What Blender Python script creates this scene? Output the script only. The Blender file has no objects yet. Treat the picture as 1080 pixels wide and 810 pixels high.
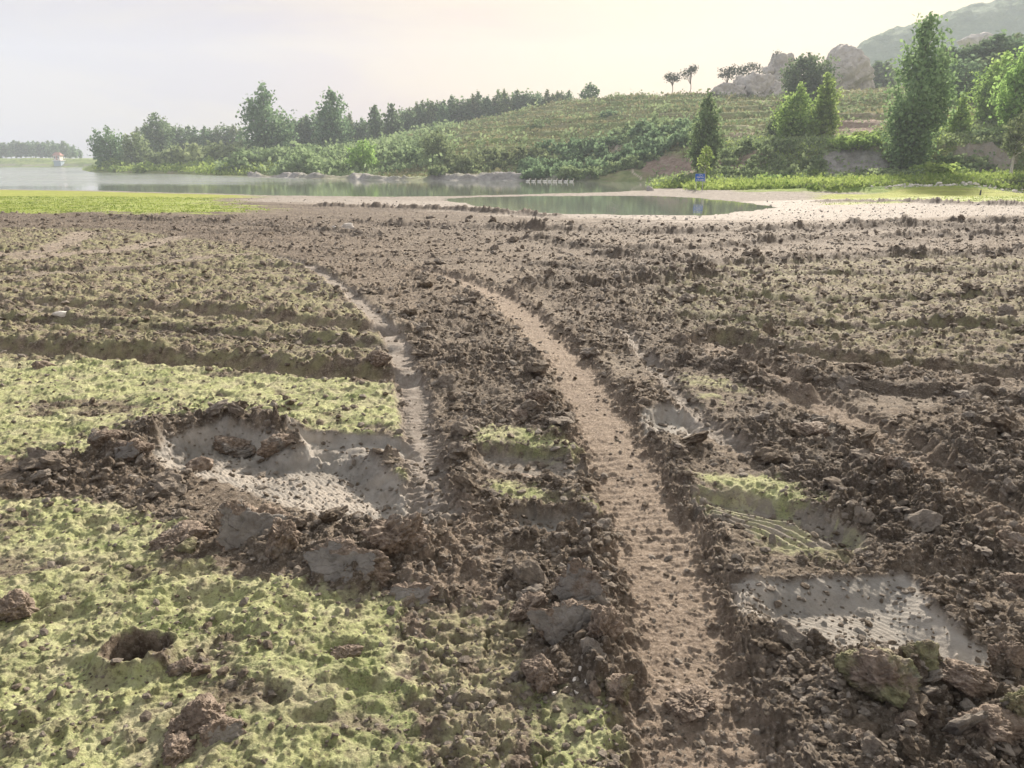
import bpy, math, random
import numpy as np

random.seed(7)
RNG = np.random.default_rng(11)
SC = bpy.context.scene
COL = SC.collection
rad = math.radians

# ------------------------------------------------------------------ camera, sky, sun, exposure
F_PX, W_PX, H_PX = 780.0, 1080.0, 810.0
CAM_H = 2.5                        # metres above the water of the reservoir
HORIZON_V = 171.0
PITCH = math.atan((405.0 - HORIZON_V) / F_PX)
cam_d = bpy.data.cameras.new('camera')
cam_d.sensor_width = 36.0
cam_d.lens = 36.0 * F_PX / W_PX
cam_d.clip_start = 0.05
cam_d.clip_end = 8000
cam = bpy.data.objects.new('camera', cam_d)
cam.location = (0, 0, CAM_H)
cam.rotation_euler = (math.pi / 2 - PITCH, 0, 0)
COL.objects.link(cam)
SC.camera = cam

SUN_EL, SUN_AZ = 25.0, 22.0        # azimuth clockwise from +Y (towards the right of the picture)
world = bpy.data.worlds.new("World")
SC.world = world
world.use_nodes = True
nt = world.node_tree
nt.nodes.clear()


def N(nt, kind, **kw):
    n = nt.nodes.new(kind)
    for k, v in kw.items():
        if k == 'inp':
            for i, x in v.items():
                if hasattr(x, 'is_output') or isinstance(x, bpy.types.NodeSocket):
                    nt.links.new(x, n.inputs[i])
                else:
                    n.inputs[i].default_value = x
        else:
            setattr(n, k, v)
    return n


def mth(nt, op, a, b=0.0, c=0.0, clamp=False):
    n = N(nt, 'ShaderNodeMath', operation=op, use_clamp=clamp, inp={0: a, 1: b, 2: c})
    return n.outputs[0]


def mix(nt, f, a, b, mode='MIX'):
    n = nt.nodes.new('ShaderNodeMix')
    n.data_type = 'RGBA'
    n.blend_type = mode
    n.clamp_factor = True
    for i, x in ((0, f), (6, a), (7, b)):
        if isinstance(x, bpy.types.NodeSocket):
            nt.links.new(x, n.inputs[i])
        elif i == 0:
            n.inputs[0].default_value = x
        else:
            n.inputs[i].default_value = (x[0], x[1], x[2], 1)
    return n.outputs[2]


def ramp(nt, f, stops, interp='LINEAR'):
    n = nt.nodes.new('ShaderNodeValToRGB')
    cr = n.color_ramp
    cr.interpolation = interp
    while len(cr.elements) > 1:
        cr.elements.remove(cr.elements[-1])
    first = True
    for p, c in stops:
        if not hasattr(c, '__len__'):
            c = (c, c, c)
        if first:
            e = cr.elements[0]
            e.position = p
            first = False
        else:
            e = cr.elements.new(p)
        e.color = (c[0], c[1], c[2], 1)
    nt.links.new(f, n.inputs[0])
    return n.outputs[0]


def noise(nt, vec, scale, detail=4, rough=0.55, dist=0.0, out=0):
    n = N(nt, 'ShaderNodeTexNoise', inp={'Scale': scale, 'Detail': detail, 'Roughness': rough, 'Distortion': dist})
    if vec is not None:
        nt.links.new(vec, n.inputs['Vector'])
    return n.outputs[out]


def mapping(nt, vec, scale=(1, 1, 1), rot=(0, 0, 0)):
    n = N(nt, 'ShaderNodeMapping')
    nt.links.new(vec, n.inputs[0])
    n.inputs['Scale'].default_value = scale
    n.inputs['Rotation'].default_value = rot
    return n.outputs[0]


def build_world():
    tc = N(nt, 'ShaderNodeTexCoord')
    d = tc.outputs['Generated']
    sep = N(nt, 'ShaderNodeSeparateXYZ', inp={0: d})
    z = sep.outputs[2]
    sv = (math.sin(rad(SUN_AZ)) * math.cos(rad(SUN_EL)), math.cos(rad(SUN_AZ)) * math.cos(rad(SUN_EL)), math.sin(rad(SUN_EL)))
    dot = N(nt, 'ShaderNodeVectorMath', operation='DOT_PRODUCT')
    nt.links.new(d, dot.inputs[0])
    dot.inputs[1].default_value = sv
    dt = dot.outputs['Value']
    # hazy overcast: lavender away from the sun, pink then cream towards it
    side = ramp(nt, mth(nt, 'MULTIPLY_ADD', sep.outputs[0], 0.62, 0.42),
                [(0.0, (0.55, 0.57, 0.86)), (0.22, (0.68, 0.61, 0.82)), (0.45, (1.06, 0.72, 0.64)), (0.62, (1.18, 0.78, 0.62)), (0.78, (1.2, 0.84, 0.58)), (1.0, (1.15, 0.84, 0.68))])
    cl = noise(nt, mapping(nt, d, (1.2, 1.2, 5.5)), 2.6, 5, 0.55, 0.4)
    clf = ramp(nt, cl, [(0.44, 0.0), (0.56, 1.0)])
    side = mix(nt, mth(nt, 'MULTIPLY', clf, mth(nt, 'MULTIPLY_ADD', sep.outputs[0], 0.5, 0.42, clamp=True)), side, (1.3, 1.10, 0.74))
    glow = ramp(nt, dt, [(0.80, 0.0), (0.90, 0.35), (1.0, 1.0)])
    side = mix(nt, mth(nt, 'MULTIPLY', glow, 0.75), side, (1.08, 0.96, 0.74))
    # a veil of cloud is brighter overhead than at the horizon
    up = ramp(nt, z, [(0.0, 0.0), (0.2, 0.08), (0.5, 0.6), (1.0, 1.0)])
    zen = mix(nt, up, (1, 1, 1), (1.1, 1.1, 1.1))
    side = mix(nt, ramp(nt, z, [(0.18, 0.0), (0.6, 1.0)]), side, (0.92, 0.89, 0.86))
    colr = mix(nt, 1.0, side, zen, 'MULTIPLY')
    cloud_bg = N(nt, 'ShaderNodeBackground', inp={0: colr, 1: 0.305})
    sky = N(nt, 'ShaderNodeTexSky', sky_type='NISHITA', sun_disc=False, sun_elevation=rad(SUN_EL), sun_rotation=rad(SUN_AZ),
            air_density=1.6, dust_density=4.0, ozone_density=1.0)
    sky_bg = N(nt, 'ShaderNodeBackground', inp={0: sky.outputs[0], 1: 0.10})
    ms = N(nt, 'ShaderNodeMixShader', inp={0: 0.93, 1: sky_bg.outputs[0], 2: cloud_bg.outputs[0]})
    out = N(nt, 'ShaderNodeOutputWorld', inp={0: ms.outputs[0]})


build_world()
sun_d = bpy.data.lights.new('sun', 'SUN')
sun_d.energy = 5.0
sun_d.angle = rad(3)
sun_d.color = (1.0, 0.88, 0.74)
sun = bpy.data.objects.new('sun', sun_d)
sun.rotation_euler = (rad(90 - SUN_EL), 0, rad(180 - SUN_AZ))
COL.objects.link(sun)

SC.view_settings.view_transform = 'Standard'
SC.view_settings.look = 'None'
SC.view_settings.gamma = 1
SC.view_settings.exposure = 1.20
SC.view_settings.use_curve_mapping = False
SC.cycles.max_bounces = 5
SC.cycles.diffuse_bounces = 2
SC.cycles.glossy_bounces = 3
SC.cycles.transmission_bounces = 2
SC.cycles.volume_bounces = 2
SC.cycles.transparent_max_bounces = 8
SC.cycles.use_denoising = True
SC.cycles.use_adaptive_sampling = True
SC.cycles.adaptive_threshold = 0.02
SC.render.use_persistent_data = False

# ------------------------------------------------------------------ geometry of the place
SIN, COS = math.sin(PITCH), math.cos(PITCH)
PL_A, PL_B = 0.95, 0.012           # the mud flat: z = a - b*y


def ray(u, v):
    a, b = (u - 540.0) / F_PX, (v - 405.0) / F_PX
    return np.array([a, COS - b * SIN, -SIN - b * COS])


def G(u, v):                        # point of the mud plane
    d = ray(u, v)
    t = (CAM_H - PL_A) / (-d[2] - PL_B * d[1])
    return (d[0] * t, d[1] * t)


def G0(u, v):                       # point of the water plane
    d = ray(u, v)
    t = CAM_H / -d[2]
    return (d[0] * t, d[1] * t)


def P(u, v, y):                     # point at distance y
    d = ray(u, v)
    t = y / d[1]
    return (d[0] * t, y, CAM_H + d[2] * t)


def XU(u, y, z=0.5):
    dep = y * COS + (CAM_H - z) * SIN
    return (u - 540.0) / F_PX * dep


def project(x, y, z):
    dep = y * COS - (z - CAM_H) * SIN
    up = y * SIN + (z - CAM_H) * COS
    return 540 + F_PX * x / dep, 405 - F_PX * up / dep


# ------------------------------------------------------------------ numpy noise
def _hash(ix, iy, seed):
    h = (ix.astype(np.uint32) * np.uint32(374761393) + iy.astype(np.uint32) * np.uint32(668265263) + np.uint32((seed * 362437) & 0xffffffff))
    h = (h ^ (h >> np.uint32(13))) * np.uint32(1274126177)
    h = h ^ (h >> np.uint32(16))
    return h


def _hf(ix, iy, seed):
    return (_hash(ix, iy, seed) & np.uint32(0xffffff)).astype(np.float32) / np.float32(16777216.0)


def perlin(x, y, seed=0):
    x = x.astype(np.float64); y = y.astype(np.float64)
    xi = np.floor(x).astype(np.int64); yi = np.floor(y).astype(np.int64)
    xf = (x - xi).astype(np.float32); yf = (y - yi).astype(np.float32)
    u = xf * xf * xf * (xf * (xf * 6 - 15) + 10)
    v = yf * yf * yf * (yf * (yf * 6 - 15) + 10)

    def g(dx, dy):
        a = _hf(xi + dx, yi + dy, seed) * np.float32(2 * math.pi)
        return np.cos(a) * (xf - dx) + np.sin(a) * (yf - dy)
    n00, n10, n01, n11 = g(0, 0), g(1, 0), g(0, 1), g(1, 1)
    a = n00 + u * (n10 - n00)
    b = n01 + u * (n11 - n01)
    return (a + v * (b - a)) * np.float32(1.5)


def fbm(x, y, octs=4, seed=0, gain=0.5, lac=2.03, ridged=False):
    s = np.zeros_like(x, dtype=np.float32)
    a, t = 1.0, 0.0
    for o in range(octs):
        n = perlin(x, y, seed + o * 17)
        if ridged:
            n = 1 - 2 * np.abs(n)
        s += a * n
        t += a
        x = x * lac + 3.7
        y = y * lac - 1.3
        a *= gain
    return s / t


def domes(x, y, seed=0, jag=0.9):
    """lumps: every cell of a jittered lattice carries one rounded clod; returns height 0..1"""
    xi = np.floor(x).astype(np.int64); yi = np.floor(y).astype(np.int64)
    xf = (x - xi).astype(np.float32); yf = (y - yi).astype(np.float32)
    best = np.zeros_like(xf)
    for dx in (-1, 0, 1):
        for dy in (-1, 0, 1):
            cx, cy = xi + dx, yi + dy
            px = dx + 0.5 + (_hf(cx, cy, seed) - 0.5) * jag - xf
            py = dy + 0.5 + (_hf(cx, cy, seed + 1) - 0.5) * jag - yf
            hh = _hf(cx, cy, seed + 2)
            r = 0.35 + 0.40 * _hf(cx, cy, seed + 3)
            an = _hf(cx, cy, seed + 4) * 3.1416
            ca, sa = np.cos(an), np.sin(an)
            qx = (px * ca + py * sa) * (0.75 + 0.5 * _hf(cx, cy, seed + 5))
            qy = (-px * sa + py * ca) * 1.15
            d2 = (qx * qx + qy * qy) / (r * r)
            h = hh * np.sqrt(np.clip(1 - d2, 0, 1))
            # slabs lean: one flank of the lump is steeper
            h = h * (1 + 0.5 * qx / r)
            best = np.maximum(best, h)
    return best


def sstep(a, b, x):
    t = np.clip((x - a) / (b - a), 0, 1)
    return t * t * (3 - 2 * t)


def sdf_poly(X, Y, poly, reach=1e9):
    """signed distance, negative inside"""
    pts = np.array(poly, dtype=np.float64)
    out = np.full(X.shape, np.float32(reach), dtype=np.float32)
    if reach < 1e8:
        sel = (X > pts[:, 0].min() - reach) & (X < pts[:, 0].max() + reach) & (Y > pts[:, 1].min() - reach) & (Y < pts[:, 1].max() + reach)
    else:
        sel = np.ones(X.shape, bool)
    x, y = X[sel], Y[sel]
    if x.size == 0:
        return out
    d = np.full(x.shape, 1e18); inside = np.zeros(x.shape, bool)
    n = len(pts)
    for i in range(n):
        ax, ay = pts[i]; bx, by = pts[(i + 1) % n]
        ex, ey = bx - ax, by - ay
        t = np.clip(((x - ax) * ex + (y - ay) * ey) / (ex * ex + ey * ey + 1e-12), 0, 1)
        dx, dy = x - ax - t * ex, y - ay - t * ey
        d = np.minimum(d, dx * dx + dy * dy)
        c = ((ay > y) != (by > y)) & (x < (bx - ax) * (y - ay) / (by - ay + 1e-15) + ax)
        inside ^= c
    d = np.sqrt(d)
    out[sel] = np.where(inside, -d, d)
    return out


def line_dist(X, Y, pts, reach=3.0):
    """distance to polyline, side (+ on the far/left side of travel), arclength"""
    pts = np.array(pts, dtype=np.float64)
    D = np.full(X.shape, np.float32(reach * 2), dtype=np.float32); S = np.zeros_like(D); L = np.zeros_like(D)
    sel = (X > pts[:, 0].min() - reach) & (X < pts[:, 0].max() + reach) & (Y > pts[:, 1].min() - reach) & (Y < pts[:, 1].max() + reach)
    x, y = X[sel], Y[sel]
    if x.size == 0:
        return D, S, L
    bd = np.full(x.shape, 1e9); bs = np.zeros(x.shape); bl = np.zeros(x.shape); acc = 0
    for i in range(len(pts) - 1):
        ax, ay = pts[i]; ex, ey = pts[i + 1] - pts[i]
        ln = math.hypot(ex, ey) + 1e-9
        t = np.clip(((x - ax) * ex + (y - ay) * ey) / (ln * ln), 0, 1)
        dx, dy = x - ax - t * ex, y - ay - t * ey
        dd = np.sqrt(dx * dx + dy * dy)
        cr = ex * (y - ay) - ey * (x - ax)
        m = dd < bd
        bd = np.where(m, dd, bd); bs = np.where(m, np.sign(cr), bs); bl = np.where(m, acc + t * ln, bl)
        acc += ln
    D[sel] = bd; S[sel] = bs; L[sel] = bl
    return D, S, L


def smooth_line(pts, n=6):
    p = np.array(pts, dtype=float)
    out = []
    for i in range(len(p) - 1):
        p0 = p[max(i - 1, 0)]; p1 = p[i]; p2 = p[i + 1]; p3 = p[min(i + 2, len(p) - 1)]
        for k in range(n):
            t = k / n
            out.append(0.5 * ((2 * p1) + (-p0 + p2) * t + (2 * p0 - 5 * p1 + 4 * p2 - p3) * t * t + (-p0 + 3 * p1 - 3 * p2 + p3) * t ** 3))
    out.append(p[-1])
    return [tuple(q) for q in out]


def GL(*uv):
    return smooth_line([(G(u, v) if v > 255 else GT(u, v)) for u, v in uv], 4)


def GP(*uv):
    return [G(u, v) for u, v in uv]


# ------------------------------------------------------------------ base terrain (water level is z = 0)
def uy(*pts):
    return [(XU(u, y, 0.0), y) for u, y in pts]


LAKE = uy((-400, 74), (0, 73), (100, 70), (200, 64), (300, 59), (400, 57.5), (480, 58), (560, 62), (640, 66), (685, 71), (702, 84), (703, 100),
          (640, 105), (560, 108), (480, 110), (400, 112), (330, 122), (270, 133), (200, 165), (120, 193), (98, 205), (89, 240), (88, 300), (90, 395),
          (0, 402), (-400, 405))
POOL = [G0(u, v) for u, v in ((470, 209.5), (500, 207.6), (560, 206.9), (640, 206.4), (690, 206.6), (740, 209), (790, 214), (818, 219), (800, 222),
                              (770, 225), (740, 228), (680, 227), (600, 226), (540, 222.5), (500, 217), (475, 212.5))]



def GT(u, v):                       # point of the real base terrain seen at a picture position
    x, y = G(u, v)
    d = ray(u, v)
    z = PL_A - PL_B * y
    for _ in range(14):
        zz = float(base_height(np.array([x]), np.array([y]))[0][0])
        z = z * 0.6 + max(zz, 0.0) * 0.4
        t = (CAM_H - z) / -d[2]
        x, y = d[0] * t, d[1] * t
    return (x, y)


CP = []


def cp(u, v, y):
    CP.append(P(u, v, y))


def cz(u, y, z):
    CP.append((XU(u, y, z), y, z))


for u in (-300, 0, 200, 400, 600, 740, 870, 1080, 1400):
    cz(u, 30, 0.59); cz(u, 50, 0.35)
for u in (740, 870, 1080, 1300):
    cz(u, 58, 0.22); cz(u, 65.5, 0.28)
cp(680, 198, 72); cp(700, 194, 80); cp(715, 189, 90)
for u, v in ((760, 187), (830, 184), (900, 183), (1000, 184), (1080, 185), (1300, 186)):
    cp(u, v, 68)
for u, v in ((700, 189), (760, 184), (830, 181), (900, 181), (1000, 180), (1080, 179), (1300, 178)):
    cp(u, v, 77)
for u, v, y in ((860, 163, 87), (900, 160, 85), (955, 164, 85), (1020, 154, 87), (1070, 155, 87), (1300, 150, 87), (900, 181, 80), (1040, 179, 80),
                (900, 141, 108), (840, 152, 97), (900, 127, 118), (900, 104, 150), (920, 87, 200), (1000, 122, 112), (1080, 112, 122), (1050, 70, 215), (1300, 60, 215),
                (740, 166, 94), (690, 167, 97), (690, 187, 90), (740, 186, 87), (800, 152, 103), (800, 131, 130), (800, 108, 165), (800, 83, 200),
                (700, 148, 118), (700, 120, 150), (700, 89, 200), (645, 184, 112), (640, 165, 122), (640, 150, 133), (640, 122, 165), (640, 99, 200),
                (560, 185, 114), (560, 165, 125), (560, 150, 142), (560, 128, 175), (560, 117, 205), (480, 183, 117), (480, 165, 140), (480, 150, 158), (480, 134, 190),
                (420, 184, 124), (420, 166, 150), (420, 150, 190), (350, 185, 134), (350, 168, 160), (350, 160, 200), (270, 184, 150), (270, 172, 180), (270, 167, 240),
                (150, 178.5, 200), (150, 173, 230), (110, 178, 212), (105, 173, 260), (850, 95, 185), (760, 85, 200)):
    cp(u, v, y)
for u, z in ((90, 3), (270, 4), (420, 8), (560, 13), (640, 18), (700, 22), (800, 24), (920, 26), (1080, 36), (1300, 40)):
    cz(u, 270, z)
for u, z in ((-300, 2), (0, 2), (150, 3), (420, 6), (700, 10), (900, 14), (1080, 22), (1300, 26)):
    cz(u, 460, z); cz(u, 900, z)
CPA = np.array(CP)


def _rbf_fit(c):
    p = c[:, :2] / 50.0
    n = len(p)
    K = np.sqrt(((p[:, None] - p[None]) ** 2).sum(-1) + 0.004)
    A = np.zeros((n + 3, n + 3)); A[:n, :n] = K + np.eye(n) * -0.002
    A[:n, n] = 1; A[:n, n + 1:] = p; A[n, :n] = 1; A[n + 1:, :n] = p.T
    b = np.zeros(n + 3); b[:n] = c[:, 2]
    return np.linalg.solve(A, b)


RBF_W = _rbf_fit(CPA)


def rbf(X, Y):
    sh = X.shape
    x = (X.ravel() / 50.0).astype(np.float32); y = (Y.ravel() / 50.0).astype(np.float32)
    s = np.full(x.shape, RBF_W[-3], dtype=np.float32) + np.float32(RBF_W[-2]) * x + np.float32(RBF_W[-1]) * y
    for i, (a, b, _) in enumerate(CPA):
        s += np.float32(RBF_W[i]) * np.sqrt((x - np.float32(a / 50)) ** 2 + (y - np.float32(b / 50)) ** 2 + np.float32(0.004))
    return s.reshape(sh)


def base_height(X, Y, detail=True):
    """returns z and the distance to the water's edge (positive on land)"""
    plane = PL_A - PL_B * Y
    w = sstep(38, 54, Y)
    z = plane.copy()
    far = Y > 38
    if far.any():
        zf = rbf(X[far], Y[far])
        z[far] = plane[far] * (1 - w[far]) + zf * w[far]
    dl = sdf_poly(X, Y, LAKE, 60.0); dp = sdf_poly(X, Y, POOL, 40.0)
    d = np.minimum(dl, dp)
    wig = fbm(X * 0.22, Y * 0.22, 3, 5) * np.where(Y > 90, 2.2, 1.0) * 0.7 * sstep(30, 60, Y + 10)
    wig = wig + 0.6 * fbm(X * 0.8, Y * 0.8, 3, 7) * (dp < 25)
    d = d + wig
    side = sstep(82, 98, Y)
    s = 0.026 * (1 - side) + 0.42 * side
    shore = s * np.maximum(d, 0) + 0.015
    z = np.where(d > 0, np.minimum(np.maximum(z, 0.02), shore), -np.minimum(0.06 * -d, 1.2) - 0.01)
    # the dike across the reservoir
    left = 1 - sstep(-218, -196, X)
    dk = (3.9 * sstep(404, 413, Y) - 0.0) * left
    z = np.where((Y > 396) & (d > 0), np.maximum(z, np.minimum(0.4 + dk, 5.0) * left + z * (1 - left)), z)
    return z, d


# ------------------------------------------------------------------ mesh helpers
def mesh_from(name, verts, faces_flat, nper, mat=None, smooth=True, attrs=None):
    """verts (n,3) float, faces_flat int array, nper = 3 or 4 vertices per face"""
    me = bpy.data.meshes.new(name)
    v = np.ascontiguousarray(verts, dtype=np.float32)
    me.vertices.add(len(v)); me.vertices.foreach_set('co', v.ravel())
    f = np.ascontiguousarray(faces_flat, dtype=np.int32).ravel()
    nf = len(f) // nper
    me.loops.add(len(f)); me.loops.foreach_set('vertex_index', f)
    me.polygons.add(nf)
    me.polygons.foreach_set('loop_start', np.arange(0, nf * nper, nper, dtype=np.int32))
    me.polygons.foreach_set('loop_total', np.full(nf, nper, dtype=np.int32))
    me.polygons.foreach_set('use_smooth', np.full(nf, smooth, dtype=bool))
    me.update(calc_edges=True)
    if attrs:
        for k, a in attrs.items():
            if a.ndim == 1:
                at = me.attributes.new(k, 'FLOAT', 'POINT'); at.data.foreach_set('value', a.astype(np.float32))
            else:
                at = me.attributes.new(k, 'FLOAT_COLOR', 'POINT'); at.data.foreach_set('color', a.astype(np.float32).ravel())
    if mat:
        me.materials.append(mat)
    return me


def grid_faces(nr, nc):
    i = np.arange(nr - 1)[:, None] * nc + np.arange(nc - 1)[None]
    return np.stack([i, i + 1, i + nc + 1, i + nc], -1).reshape(-1, 4)


def link(name, me, parent=None, loc=None, rot=None, scale=None):
    o = bpy.data.objects.new(name, me)
    COL.objects.link(o)
    if parent is not None:
        o.parent = parent
    if loc is not None:
        o.location = loc
    if rot is not None:
        o.rotation_euler = rot
    if scale is not None:
        o.scale = scale
    return o


def tag(o, label=None, cat=None, group=None, kind=None):
    if label: o['label'] = label
    if cat: o['category'] = cat
    if group: o['group'] = group
    if kind: o['kind'] = kind
    return o


def new_mat(name):
    m = bpy.data.materials.new(name)
    m.use_nodes = True
    m.node_tree.nodes.clear()
    return m, m.node_tree


def finish(t, bsdf):
    N(t, 'ShaderNodeOutputMaterial', inp={0: bsdf})


def pbsdf(t, col, rough=0.9, normal=None, spec=0.3):
    b = N(t, 'ShaderNodeBsdfPrincipled', inp={'Base Color': col if isinstance(col, bpy.types.NodeSocket) else (*col, 1), 'Roughness': rough})
    if isinstance(spec, bpy.types.NodeSocket):
        t.links.new(spec, b.inputs['Specular IOR Level'])
    else:
        b.inputs['Specular IOR Level'].default_value = spec
    if normal is not None:
        t.links.new(normal, b.inputs['Normal'])
    return b.outputs[0]


def bump(t, h, strength=0.5, dist=0.02, nrm=None):
    n = N(t, 'ShaderNodeBump', inp={'Strength': strength, 'Distance': dist, 'Height': h})
    if nrm is not None:
        t.links.new(nrm, n.inputs['Normal'])
    return n.outputs[0]


# ------------------------------------------------------------------ materials
def mat_mud():
    m, t = new_mat('mud_ground')
    geo = N(t, 'ShaderNodeNewGeometry'); p = geo.outputs['Position']
    A = N(t, 'ShaderNodeAttribute', attribute_name='zone_a'); B = N(t, 'ShaderNodeAttribute', attribute_name='zone_b')
    sa = N(t, 'ShaderNodeSeparateColor', inp={0: A.outputs['Color']}); sb = N(t, 'ShaderNodeSeparateColor', inp={0: B.outputs['Color']})
    moss, dry_sunlit, clay = sa.outputs
    green, shore, olive = sb.outputs
    n1 = noise(t, p, 2.2, 6, 0.6)
    n2 = noise(t, p, 14, 5, 0.65)
    n3 = noise(t, p, 70, 4, 0.6)
    n4 = noise(t, mapping(t, p, (1, 1, 1), (0.4, 0.2, 0.9)), 5.5, 5, 0.6)
    mud = ramp(t, n2, [(0.32, (0.060, 0.047, 0.036)), (0.5, (0.165, 0.132, 0.100)), (0.70, (0.35, 0.295, 0.235))])
    mud = mix(t, ramp(t, noise(t, p, 0.9, 5, 0.6), [(0.48, 0), (0.62, 0.42)]), mud, mix(t, n3, (0.20, 0.17, 0.135), (0.40, 0.35, 0.285)))
    mud = mix(t, mth(t, 'MULTIPLY', A.outputs['Alpha'], 0.62), mud, (0.075, 0.062, 0.052))
    mud = mix(t, ramp(t, noise(t, p, 100, 4, 0.7), [(0.30, 0.8), (0.46, 0)]), mud, (0.055, 0.043, 0.035))
    mud = mix(t, ramp(t, n3, [(0.52, 0), (0.72, 0.6)]), mud, (0.50, 0.44, 0.375))
    # olive algae film in the churned mud
    fo = mth(t, 'MULTIPLY', olive, ramp(t, n4, [(0.42, 0.0), (0.60, 1.0)]))
    mud = mix(t, mth(t, 'MULTIPLY', fo, 0.75), mud, mix(t, n2, (0.22, 0.22, 0.11), (0.42, 0.42, 0.24)))
    # dried wheel track, also the painted sunlit tone of the scrape floors
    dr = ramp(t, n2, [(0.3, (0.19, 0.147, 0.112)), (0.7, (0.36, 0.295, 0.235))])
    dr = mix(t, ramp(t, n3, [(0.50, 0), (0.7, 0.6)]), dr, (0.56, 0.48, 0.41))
    col = mix(t, dry_sunlit, mud, dr)
    # bare clay
    cl = ramp(t, noise(t, mapping(t, p, (1, 1, 1), (0, 0, 0.6)), 9, 5, 0.6), [(0.3, (0.23, 0.219, 0.20)), (0.7, (0.37, 0.353, 0.325))])
    cl = mix(t, ramp(t, n1, [(0.45, 0), (0.6, 0.6)]), cl, (0.47, 0.43, 0.38))
    col = mix(t, clay, col, cl)
    # moss and green algae on the old crust
    mo = ramp(t, noise(t, p, 9, 6, 0.68), [(0.26, (0.16, 0.135, 0.085)), (0.36, (0.28, 0.28, 0.15)), (0.46, (0.43, 0.47, 0.225)), (0.60, (0.57, 0.60, 0.33)), (0.8, (0.66, 0.62, 0.46))])
    mo = mix(t, ramp(t, n4, [(0.46, 0), (0.62, 0.75)]), mo, (0.47, 0.43, 0.31))
    mo = mix(t, ramp(t, noise(t, mapping(t, p, (1, 1, 1), (0, 0, 0.9)), 3.3, 5, 0.65), [(0.50, 0), (0.64, 0.75)]), mo, (0.17, 0.235, 0.075))
    mo = mix(t, ramp(t, noise(t, p, 55, 4, 0.7), [(0.34, 0.7), (0.48, 0)]), mo, (0.11, 0.10, 0.06))
    mo = mix(t, ramp(t, noise(t, p, 120, 3, 0.6), [(0.42, 0), (0.66, 0.55)]), mo, (0.52, 0.52, 0.30))
    hole = ramp(t, noise(t, p, 26, 4, 0.7), [(0.40, 1), (0.47, 0)])
    mo = mix(t, mth(t, 'MULTIPLY', hole, 0.55), mo, (0.15, 0.125, 0.10))
    fm = mth(t, 'MULTIPLY_ADD', moss, 1.5, mth(t, 'MULTIPLY_ADD', n2, 1.6, -1.05), clamp=True)
    fm = mth(t, 'MULTIPLY', fm, ramp(t, moss, [(0.05, 0), (0.25, 1)]), clamp=True)
    col = mix(t, fm, col, mo)
    # far strip of fresh green, and the pebbly pale edge of the water
    gr = ramp(t, noise(t, mapping(t, p, (0.35, 1.6, 1)), 1.6, 5, 0.7), [(0.3, (0.20, 0.17, 0.10)), (0.5, (0.27, 0.34, 0.08)), (0.7, (0.42, 0.46, 0.17))])
    gn = noise(t, mapping(t, p, (0.25, 1.0, 1)), 1.1, 6, 0.7)
    col = mix(t, mth(t, 'MULTIPLY_ADD', green, 1.5, mth(t, 'MULTIPLY_ADD', gn, 3.0, -2.0), clamp=True) if False else mth(t, 'MULTIPLY', mth(t, 'MULTIPLY_ADD', gn, 5.0, mth(t, 'MULTIPLY_ADD', green, 2.2, -3.2), clamp=True), ramp(t, green, [(0.0, 0), (0.15, 1)])), col, gr)
    sh = ramp(t, noise(t, p, 7, 6, 0.75), [(0.3, (0.17, 0.15, 0.13)), (0.5, (0.31, 0.28, 0.25)), (0.72, (0.50, 0.465, 0.425))])
    col = mix(t, shore, col, sh)
    # micro relief
    h = mth(t, 'MULTIPLY_ADD', noise(t, p, 45, 6, 0.75), 0.9, mth(t, 'MULTIPLY', noise(t, p, 170, 4, 0.7), 0.4))
    nr = bump(t, h, mth(t, 'MULTIPLY_ADD', clay, -0.45, 1.0), 0.022)
    rg = ramp(t, n2, [(0.3, 0.75), (0.7, 0.95)])
    finish(t, pbsdf(t, col, rg, nr, mth(t, 'MULTIPLY_ADD', clay, -0.08, 0.15)))
    return m


def mat_clod():
    m, t = new_mat('mud_clod')
    geo = N(t, 'ShaderNodeNewGeometry'); p = geo.outputs['Position']
    R = N(t, 'ShaderNodeAttribute', attribute_name='tone').outputs['Fac']
    n2 = noise(t, p, 35, 5, 0.65)
    a = ramp(t, n2, [(0.3, (0.09, 0.072, 0.055)), (0.5, (0.18, 0.146, 0.112)), (0.7, (0.33, 0.28, 0.222))])
    b = ramp(t, n2, [(0.3, (0.20, 0.175, 0.15)), (0.7, (0.40, 0.36, 0.315))])
    col = mix(t, ramp(t, R, [(0.15, 0), (0.9, 1)]), a, b)
    nr = bump(t, noise(t, p, 90, 5, 0.75), 1.0, 0.02)
    finish(t, pbsdf(t, col, 0.9, nr, 0.2))
    return m


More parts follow.
